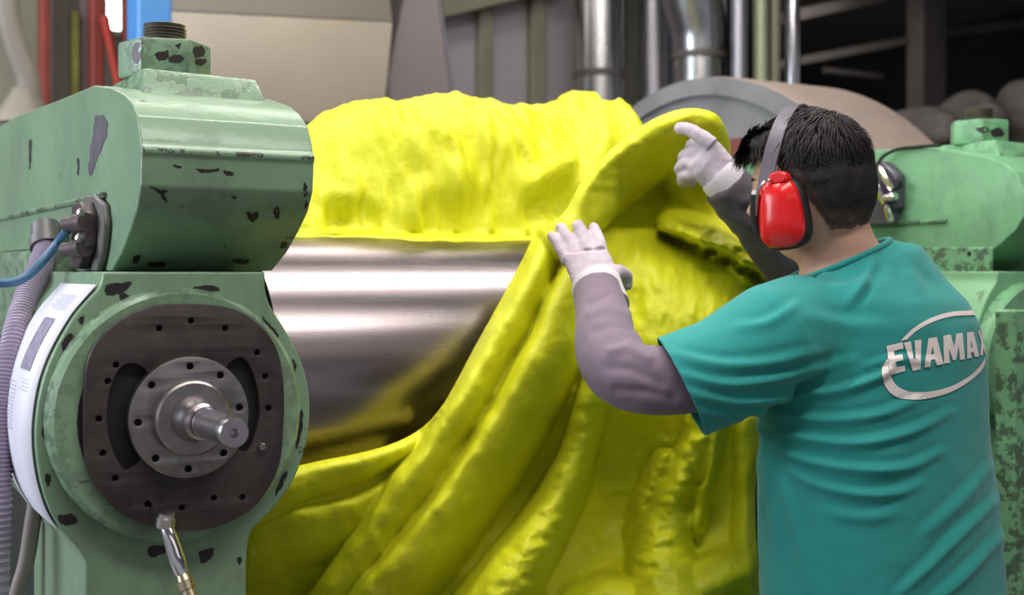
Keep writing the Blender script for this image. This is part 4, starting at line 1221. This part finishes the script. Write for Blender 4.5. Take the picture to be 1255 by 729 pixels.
for sgn in (1, -1):
    cc = head_w((.020, sgn * .083, -.042)); ax = -HR * sgn
    def rr_ring(h, hw, hh, sup=3.0, tilt=-.10):
        o = []
        for k in range(48):
            t = 2 * math.pi * k / 48; ct, st_ = math.cos(t), math.sin(t)
            x = math.copysign(abs(ct) ** (2 / sup), ct) * hw; y = math.copysign(abs(st_) ** (2 / sup), st_) * hh
            x *= 1 - .14 * (y / hh)
            x, y = x * math.cos(tilt) - y * math.sin(tilt), x * math.sin(tilt) + y * math.cos(tilt)
            o.append(cc + ax * h + HF * x + UP * y)
        return o
    def shell(rings):
        v = []; f = []
        for r in rings: v += r
        for i in range(len(rings) - 1):
            for k in range(48):
                a = i * 48 + k; b = i * 48 + (k + 1) % 48; f.append((a, b, b + 48, a + 48))
        f += [tuple(range(47, -1, -1)), tuple(range((len(rings) - 1) * 48, len(rings) * 48))]
        return v, f
    pyobj('ear_cushion', *shell([rr_ring(-.012, .034, .050), rr_ring(-.006, .040, .058), rr_ring(.006, .042, .060), rr_ring(.014, .040, .058), rr_ring(.018, .037, .055)]), M['cushion'], em, True, 50)
    pyobj('ear_cup', *shell([rr_ring(.017, .036, .055), rr_ring(.022, .0375, .0565), rr_ring(.030, .036, .054), rr_ring(.040, .027, .043), rr_ring(.045, .018, .031), rr_ring(.0462, .006, .012)]), M['red'], em, True, 28)
    ct_ = pyobj('cup_top', *shell([rr_ring(.018, .016, .010), rr_ring(.034, .016, .010), rr_ring(.038, .012, .007)]) , M['red'], em, True, 40)
    for v in ct_.data.vertices: v.co += UP * .056
    # wire yoke and slider
    yk = [head_w((.028, sgn * .104, -.012)), cc + ax * .042 + UP * .052 + HF * .012, cc + ax * .040 + UP * .036 + HF * .030, cc + ax * .036 - UP * .004 + HF * .037]
    mb = MB(); mb.add(*tube(catmull(yk, 5), .0026, 8)); mb.build('wire_yoke', M['chrome'], em)
    mb = MB(); mb.add(*tube([cc + ax * .034 + UP * .030 + HF * .040, cc + ax * .032 - UP * .010 + HF * .041, cc + ax * .028 - UP * .034 + HF * .036], [.008, .0075, .006], 10)); mb.build('slider_arm', M['cushion'], em)

# --- gloves
def glove(name, palm, fingers, cuff, vox=.0024, sm=9):
    mb = MB()
    mb.add(*palm)
    for pts, r in fingers:
        p = catmull(pts, 4); mb.add(*tube(p, r, 12))
        for e, rr in ((pts[-1], r[-1]),):
            mb.add(*lathe([(-rr, rr * .1), (-rr * .7, rr * .7), (0, rr), (rr * .7, rr * .7), (rr, rr * .1)], e, (pts[-1] - pts[-2]), 12))
    o = mb.build(name, M['glove'], per, True, None); remesh(o, vox, sm)
    co = coords(o.data); nm = normals(o.data)
    set_coords(o.data, co + nm * (.0009 * fbm(co * 70, 3))[:, None])
    c = MB(); c.add(*tube(cuff[0], cuff[1], 40)); k = c.build('knit_cuff', M['cuff'], o)
    return o
def palm_loft(rows, th):
    """rows of (left point, right point, thickness); a padded flat loft"""
    v = []; f = []; S = 16
    for a, b, t in rows:
        c = (a + b) / 2; u = (b - a) / 2; n = th
        for k in range(S):
            q = 2 * math.pi * k / S; ct, st_ = math.cos(q), math.sin(q)
            v.append(c + u * (math.copysign(abs(ct) ** .75, ct)) + n * (t * math.copysign(abs(st_) ** .8, st_)))
    n_ = len(rows)
    for i in range(n_ - 1):
        for k in range(S):
            a = i * S + k; b = i * S + (k + 1) % S; f.append((a, b, b + S, a + S))
    f += [tuple(range(S - 1, -1, -1)), tuple(range((n_ - 1) * S, n_ * S))]
    return v, f
# left hand, flat on the sheet, fingers up
toC = cam_dir(.1, -1).normalized()
lpalm = palm_loft([(W(705, 366, 2.135), W(763, 352, 2.135), .030), (W(702, 350, 2.16), W(760, 338, 2.16), .025), (W(694, 330, 2.185), W(752, 322, 2.185), .022), (W(688, 312, 2.205), W(745, 306, 2.205), .019)], toC)
lf_ = [([W(697, 322, 2.20), W(688, 306, 2.225), W(680, 294, 2.24), W(676, 289, 2.25)], [.0125, .0115, .0105, .0095]),
       ([W(705, 314, 2.205), W(698, 296, 2.235), W(690, 284, 2.255), W(687, 279, 2.268)], [.013, .0125, .0115, .0105]),
       ([W(720, 310, 2.205), W(715, 292, 2.235), W(710, 280, 2.255), W(708, 275, 2.268)], [.0135, .013, .012, .011]),
       ([W(736, 308, 2.205), W(733, 293, 2.235), W(729, 283, 2.255), W(727, 278, 2.266)], [.013, .0125, .0115, .0105]),
       ([W(748, 336, 2.17), W(758, 334, 2.185), W(766, 338, 2.20), W(768, 348, 2.21)], [.017, .0145, .013, .012])]
g1 = glove('glove', lpalm, lf_, ([W(741, 378, 2.11), W(735, 362, 2.135), W(730, 348, 2.15), W(728, 344, 2.155)], [.0445, .0445, .0445, .041]))
# right hand, thumb over the roped edge, fingers closing round behind it
rpalm = palm_loft([(W(873, 240, 2.34), W(906, 206, 2.34), .028), (W(862, 228, 2.335), W(893, 190, 2.335), .028), (W(848, 216, 2.335), W(880, 174, 2.335), .027), (W(842, 204, 2.34), W(868, 168, 2.34), .023)], cam_dir(.3, -1).normalized())
rf_ = [([W(872, 178, 2.32), W(857, 166, 2.325), W(842, 158, 2.34), W(833, 157, 2.355)], [.0165, .0145, .013, .012]),
       ([W(866, 182, 2.345), W(852, 176, 2.37), W(846, 184, 2.41), W(856, 190, 2.43)], [.0135, .013, .0125, .011]),
       ([W(858, 192, 2.345), W(842, 190, 2.365), W(838, 197, 2.405), W(850, 202, 2.425)], [.014, .0135, .0125, .011]),
       ([W(852, 203, 2.345), W(837, 203, 2.36), W(834, 210, 2.395), W(846, 214, 2.42)], [.0135, .013, .012, .011]),
       ([W(850, 214, 2.345), W(838, 216, 2.36), W(837, 222, 2.385), W(848, 224, 2.41)], [.0125, .012, .011, .010])]
g2 = glove('glove', rpalm, rf_, ([W(897, 233, 2.34), W(890, 224, 2.34), W(882, 215, 2.338), W(879, 212, 2.338)], [.0425, .0425, .042, .038]))

# ------------------------------------------------------------------ background machinery
M['galv'] = metal('galvanised_sheet', rgb(176, 172, 178), .42, .25, 3, (1, 1, .3), .03)
M['duct'] = metal('spiral_duct_steel', rgb(190, 188, 188), .28, .25, 4, (1, 1, .4), .02)
M['sheet_grey'] = plain('painted_grey_sheet', rgb(186, 178, 185), .4, .15, .15, 2.0)
M['olive'] = plain('olive_rib_paint', rgb(146, 144, 126), .5, 0, .2, 3)
M['beige'] = plain('beige_hood_sheet', rgb(176, 163, 148), .5, 0, .15, 1.5)
M['hood_grey'] = plain('grey_hood_sheet', rgb(134, 126, 116), .5, 0, .15, 1.5)
M['plum'] = plain('dull_grey_chute_sheet', rgb(140, 129, 132), .5, .05, .15, 2)
M['red_post'] = plain('red_oxide_paint', rgb(150, 62, 52), .5, 0, .3, 6)
M['bright_red'] = plain('red_paint', rgb(190, 62, 48), .45, 0, .2, 6)
M['blue'] = plain('blue_paint', rgb(74, 142, 214), .4, 0, .08, 3)
M['ygreen'] = plain('yellow_green_paint', rgb(150, 148, 74), .5, 0, .3, 8)
M['dark_steel'] = plain('dark_structural_steel', rgb(104, 97, 94), .6, .1, .3, 4)
M['guard'] = plain('weathered_guard_steel', rgb(168, 148, 136), .5, .1, .28, 3.0, .1, 30, col2=rgb(140, 128, 122))
M['guard_face'] = plain('grey_blue_guard_face', rgb(140, 138, 142), .45, .1, .42, 4.0, .08, 30)
M['maroon'] = plain('maroon_paint', rgb(122, 62, 56), .5, 0, .2, 6)

def post(name, px0, px1, pyt, Y, dep, mat, label, cat, bottom=0.0, parent=None):
    a = Wy(px0, pyt, Y); b = Wy(px1, pyt, Y)
    o = box(name, (a.x, Y, bottom), (b.x, Y + dep, min(max(a.z, b.z), 4.28)), mat, parent, .008, 1)
    if label: tag(o, label, cat)
    return o

# exhaust hood over the rear roll
YH = 4.7
hd_ = thing('exhaust_hood', 'beige sheet metal extraction hood behind the left machine cap', 'extraction hood', Wy(340, 90, YH + .6))
def hood_block(name, px, py, dz_back, mat):
    lft, rgt = Wy(px[0], py[0], YH), Wy(px[1], py[1], YH)
    lb, rb = Wy(px[0], py[2], YH), Wy(px[2], py[3], YH)
    dep = .7
    v = [lb, rb, rb + Vector((0, dep, 0)), lb + Vector((.3 * dep, dep, 0)), lft, rgt, rgt + Vector((0, dep, 0)), lft + Vector((.3 * dep, dep, 0))]
    if dz_back:
        for i in (4, 5, 6, 7): v[i].z = 4.28
        v[4] += Vector((.12, .3, 0)); v[5] += Vector((-.1, .3, 0))
    bevel_obj(name, (v, boxvf((0, 0, 0), (1, 1, 1))[1]), mat, hd_, .01, 2)
hood_block('hood_skirt', (203, 482, 470), (13, 27, 150, 150), 0, M['beige'])
hood_block('hood_cone', (203, 482, 482), (13, 27, 13, 27), 1, M['hood_grey'])
ch = thing('steel_chute', 'dull grey slanted steel chute beside the beige hood', 'chute', Wy(515, 140, YH + .3))
cp_ = [Wy(x, y, YH + .12) for x, y in [(470, 420), (600, 420), (557, 128), (538, -10), (520, -150), (505, -150), (496, 0), (476, 90)]]
bevel_obj('chute_panel', extrude_poly(cp_, (0, .5, 0)), M['plum'], ch, .01, 1)
mb = MB(); mb.add(*tube([Wy(519, -150, YH + .11), Wy(538, -10, YH + .11), Wy(557, 128, YH + .11), Wy(600, 420, YH + .11)], .006, 8)); mb.build('bright_edge', M['chrome'], ch)

# ribbed partition
YP2 = 5.8
pt = thing('sheet_partition', 'grey sheet metal partition with upright ribs behind the rubber bank', 'partition', (Wy(650, 300, YP2).x, YP2, 0))
a, b = Wy(505, 0, YP2), Wy(890, 0, YP2)
bevel_obj('sheet_panel', boxvf((a.x, YP2, 0), (b.x, YP2 + .04, 4.28)), M['sheet_grey'], pt, 0)
for p0, p1 in ((588, 604), (652, 668), (712, 722), (768, 788)):
    a, b = Wy(p0, 0, YP2 - .06), Wy(p1, 0, YP2 - .06)
    box('rib', (a.x, YP2 - .07, 0), (b.x, YP2, 4.28), M['olive'], pt, .008, 1)
t0 = Wy(545, 20, YP2 - .16); t1 = Wy(690, -14, YP2 - .16)
mb = MB(); mb.add(*extrude_poly([t0, t1, t1 + Vector((0, 0, .16)), t0 + Vector((0, 0, .16))], (0, .16, 0))); tr_ = mb.build('sloping_rail', M['olive'], pt, False)

def vduct(name, px, rpx, Y, mat, label, cat, top=4.29, bottom=0.0, seam=(), pyb=None):
    cpt = Wy(px, 100, Y); r = rpx / F * (s_ * cpt.x + c_ * cpt.y)
    bz = bottom if pyb is None else Wy(px, pyb, Y).z
    t = thing(name, label, cat, (cpt.x, Y, bz))
    mb = MB(); mb.add(*lathe([(bz, r), (top, r)], (cpt.x, Y, 0), (0, 0, 1), 32)); mb.build('tube_wall', mat, t)
    for py in seam:
        z = Wy(px, py, Y).z; mb = MB(); mb.add(*lathe([(z - .02, r), (z - .018, r * 1.06), (z + .018, r * 1.06), (z + .02, r)], (cpt.x, Y, 0), (0, 0, 1), 32)); mb.build('collar', M['dark_steel'], t)
    return t
vduct('round_duct', 735, 30, 5.45, M['duct'], 'wide round galvanised duct rising behind the crest of the rubber bank', 'duct', seam=(92,))
vduct('round_duct', 803, 20, 5.4, M['galv'], 'narrow dull grey duct between the ribbed partition and the elbow duct', 'duct')
el = thing('elbow_duct', 'shiny flared duct with dark clamp ring above the folded rubber', 'duct', Wy(857, 300, 4.9))
def dr_(rpx, px, Y=4.9):
    q = Wy(px, 60, Y); return rpx / F * (s_ * q.x + c_ * q.y)
pth = catmull([Wy(857, 400, 4.9), Wy(857, 200, 4.9), Wy(857, 70, 4.9)], 3)
mb = MB(); mb.add(*tube(pth, dr_(32, 857), 32)); mb.build('straight_pipe', M['duct'], el)
mb = MB(); mb.add(*tube(catmull([Wy(857, 69, 4.9), Wy(856, 40, 4.9), Wy(848, 0, 4.9), Wy(836, -60, 4.9), Wy(815, -160, 4.9)], 5), [dr_(33, 857), dr_(35, 857), dr_(38, 850), dr_(42, 840), dr_(44, 830)], 32)); mb.build('flared_bend', M['duct'], el)
z = Wy(857, 69, 4.9).z; q = Wy(857, 69, 4.9)
mb = MB(); mb.add(*lathe([(-.02, dr_(32, 857)), (-.018, dr_(35, 857)), (.012, dr_(35, 857)), (.014, dr_(33, 857))], q, (0, 0, 1), 32)); mb.build('clamp_ring', M['dark_steel'], el)
for px, r, mt, lb in ((906, 10, M['galv'], 'dull grey upright pipe, leftmost of the row above the worker'), (932, 9, plain('pale_green_pipe', rgb(178, 182, 152), .35, .2, .1, 3), 'pale green upright pipe above the worker, beside a dull olive one'),
                      (949, 7.5, plain('olive_pipe', rgb(140, 138, 118), .4, .2, .1, 3), 'slim olive upright pipe between the pale green and chrome pipes'), (971, 9.5, M['chrome'], 'bright chrome upright pipe at the edge of the dark bay')):
    vduct('upright_pipe', px, r, 4.6, mt, lb, 'pipe')

# dark bay to the right
for px0, px1, Y, lb in ((1131, 1160, 8.0, 'dark steel upright in the shadowed bay at upper right'),):
    post('steel_post', px0, px1, -60, Y, .2, M['dark_steel'], lb, 'post')
def beam(p0, p1, Y, r, lb, mt='dark_steel'):
    a, b = Wy(p0[0], p0[1], Y), Wy(p1[0], p1[1], Y); t = (b - a).normalized(); u = Vector((0, 1, 0)); n = t.cross(u)
    v = []
    for e in (a, b):
        for i, j in ((-1, -1), (1, -1), (1, 1), (-1, 1)): v.append(e + n * r * i + u * r * j)
    o = pyobj('steel_beam', v, boxvf((0, 0, 0), (1, 1, 1))[1], M[mt], None, False); tag(o, lb, 'beam')
beam((940, 82), (1140, 44), 8.2, .035, 'long sloping beam crossing the dark bay left of the upright')
beam((1140, 42), (1330, 22), 8.2, .04, 'short sloping beam right of the dark upright')
beam((960, 22), (1080, -4), 8.4, .05, 'upper sloping beam beside the chrome pipe')
beam((1010, 86), (1080, 94), 8.6, .025, 'small level bar low in the dark bay')
M['sack'] = plain('grey_brown_sacking', rgb(108, 99, 95), .75, 0, .5, 7, .4, 12)
rs2 = random.Random(3)
for i, (px, py, rx, rz, lb) in enumerate(((1122, 156, .085, .12, 'small pale sack beside the right end of the curved guard'), (1187, 156, .115, .15, 'grey sack piled behind the hex nut of the right machine'), (1252, 154, .108, .17, 'tall grey sack at the right edge behind the right nut'))):
    c0 = W(px, py, 6.2); c0.z = W(1200, 196, 6.2).z + rz * 1.2
    v = []; 
    for d in sph(28, 20):
        q = Vector(d); k = 1 + .16 * math.sin(3 * q.x + i) * math.cos(4 * q.y) + .05 * math.sin(9 * q.z + 3 * q.x)
        v.append(c0 + Vector((q.x * rx * k, q.y * .25 * k, q.z * rz * k)))
    tag(pyobj('sack', v, sph_faces(28, 20), M['sack']), lb, 'sack')
a = W(1090, 168, 6.0); b = W(1330, 168, 6.0)
tb = thing('pallet_rack', 'dark low rack carrying grey sacks behind the right machine', 'rack', ((a.x + b.x) / 2, (a.y + b.y) / 2, 0))
rv = [W(1090, 196, 5.8), W(1330, 196, 5.8), W(1330, 196, 6.9), W(1090, 196, 6.9)]
rv = [Vector((p.x, p.y, W(1200, 196, 6.2).z)) for p in rv]
pyobj('rack_top', *extrude_poly(rv, (0, 0, -.06)), M['dark_steel'], tb, False)
for p in rv:
    mb = MB(); mb.add(*boxvf((p.x - .04, p.y - .04, 0), (p.x + .04, p.y + .04, p.z - .06))); mb.build('leg', M['dark_steel'], tb, False)

# curved gear guard behind the right frame
GX0, GY, GR = 2.80, 3.40, 1.0
gp = Wx(878, 91, GX0); gz = gp.z - GR
gg = thing('gear_guard', 'large round topped steel gear guard behind the head of the worker', 'machine guard', (GX0 + .25, GY, 0))
arch = [(GY - GR, 0.0)] + [(GY + GR * math.cos(math.radians(a)), gz + GR * math.sin(math.radians(a))) for a in range(180, -1, -4)] + [(GY + GR, 0.0)]
bevel_obj('guard_shell', extrude_poly([(GX0, y, z) for y, z in arch], (.45, 0, 0)), M['guard'], gg, .01, 2, 40, 40)
def arch_r(k): return [(GY + GR * k * math.cos(math.radians(a)), gz + GR * k * math.sin(math.radians(a))) for a in range(180, -1, -4)]
fa = arch_r(.995); fb = arch_r(.935)
mb = MB(); mb.add(*extrude_poly([(GX0 - .025, y, z) for y, z in fa + fb[::-1]], (.026, 0, 0))); mb.build('guard_rim', M['guard_face'], gg, True, 30)
fc_ = [(GY - GR * .935, .02)] + arch_r(.935) + [(GY + GR * .935, .02)]
mb = MB(); mb.add(*extrude_poly([(GX0 - .006, y, z) for y, z in fc_], (.008, 0, 0))); mb.build('guard_face', M['guard_face'], gg, True, 30)
q = Wx(925, 166, GX0 - .03)
mb = MB(); mb.add(*boxvf((GX0 - .03, Wx(985, 170, GX0).y, .03), (GX0 - .005, GY + GR * .5, q.z))); mb.build('lower_panel', M['maroon'], gg, False)
# pale green upright at the right edge
a = W(1243, 380, 2.62)
tag(box('green_upright', (a.x, a.y, 0), (a.x + .06, a.y + .05, a.z), M['green_r'], None, .004, 1), 'pale green square upright at the right edge beside the worker', 'post')

# far left: frames, window and pipes
wb = 9.0
def wall_window(name, px0, px1, py0, py1):
    a, b = Wy(px0, py1, wb - .03), Wy(px1, py0, wb - .03)
    fr_ = bevel_obj(name, boxvf((a.x - .05, wb - .05, a.z - .05), (b.x + .05, wb + .0, b.z + .05)), M['wall'], None, .004, 1); struct(fr_)
    nt = NT('bright_daylit_pane'); nt.base(B(.8)); nt.b.inputs['Emission Color'].default_value = (1, .98, .96, 1); nt.b.inputs['Emission Strength'].default_value = 6.0
    g_ = bevel_obj('pane', boxvf((a.x, wb - .056, a.z), (b.x, wb - .05, b.z)), nt.m, fr_, 0)
wall_window('window_1', 131, 152, -60, 36)
wall_window('window_2', 157, 165, 19, 44)
post('red_column', 51, 62, -40, 6.6, .12, M['red_post'], 'dull red upright at far left beside the beige pipe', 'post')
post('red_column', 113, 128, -40, 6.6, .12, M['red_post'], 'dull red upright just left of the bright window', 'post')
post('red_column', 153, 157, -40, 6.6, .1, M['red_post'], 'thin dark red upright between the two bright windows', 'post')
post('red_column', 165, 171, -40, 6.5, .1, M['red_post'], 'narrow dark red upright touching the blue post', 'post')
post('panel_board', 63, 86, -40, 6.75, .05, M['wall'], 'grey beige board between red upright and yellow green strip', 'panel')
post('panel_board', 99, 113, -40, 6.75, .05, M['plum'], 'narrow brownish board right of the yellow green strip', 'panel')
post('painted_strip', 88, 98, 14, 6.7, .06, M['ygreen'], 'yellow green upright strip among the red uprights', 'strip')
post('blue_post', 169, 211, -60, 4.4, .16, M['blue'], 'bright blue post behind the big hex nut', 'post')
a, b = Wy(128, 20, 6.5), Wy(147, 110, 6.5)
tag(MB().add(*tube([a, b, b + (b - a) * 2.2], .024, 8)).build('diagonal_brace', M['bright_red']), 'bright red diagonal brace under the window', 'brace')
t = thing('bent_pipe', 'thick beige bent pipe at the upper left corner', 'pipe', Wy(38, 150, 5.2))
mb = MB(); mb.add(*tube(catmull([Wy(6, -80, 5.2), Wy(8, 10, 5.2), Wy(20, 60, 5.2), Wy(34, 100, 5.2), Wy(36, 140, 5.2)], 6), dr_(15, 20, 5.2), 24)); mb.build('pipe_wall', M['hood_grey'], t)
q = Wy(30, 112, 5.2)
mb = MB(); mb.add(*lathe([(-1.8, .11), (-.14, .11), (-.13, .13), (.0, .05), (.01, .05)], q, (0, 0, 1), 32)); mb.build('pipe_foot', M['hood_grey'], t)
post('grey_cabinet', -40, 48, -20, 7.2, .4, M['olive'], 'dark olive cabinet side behind the beige pipe', 'cabinet')
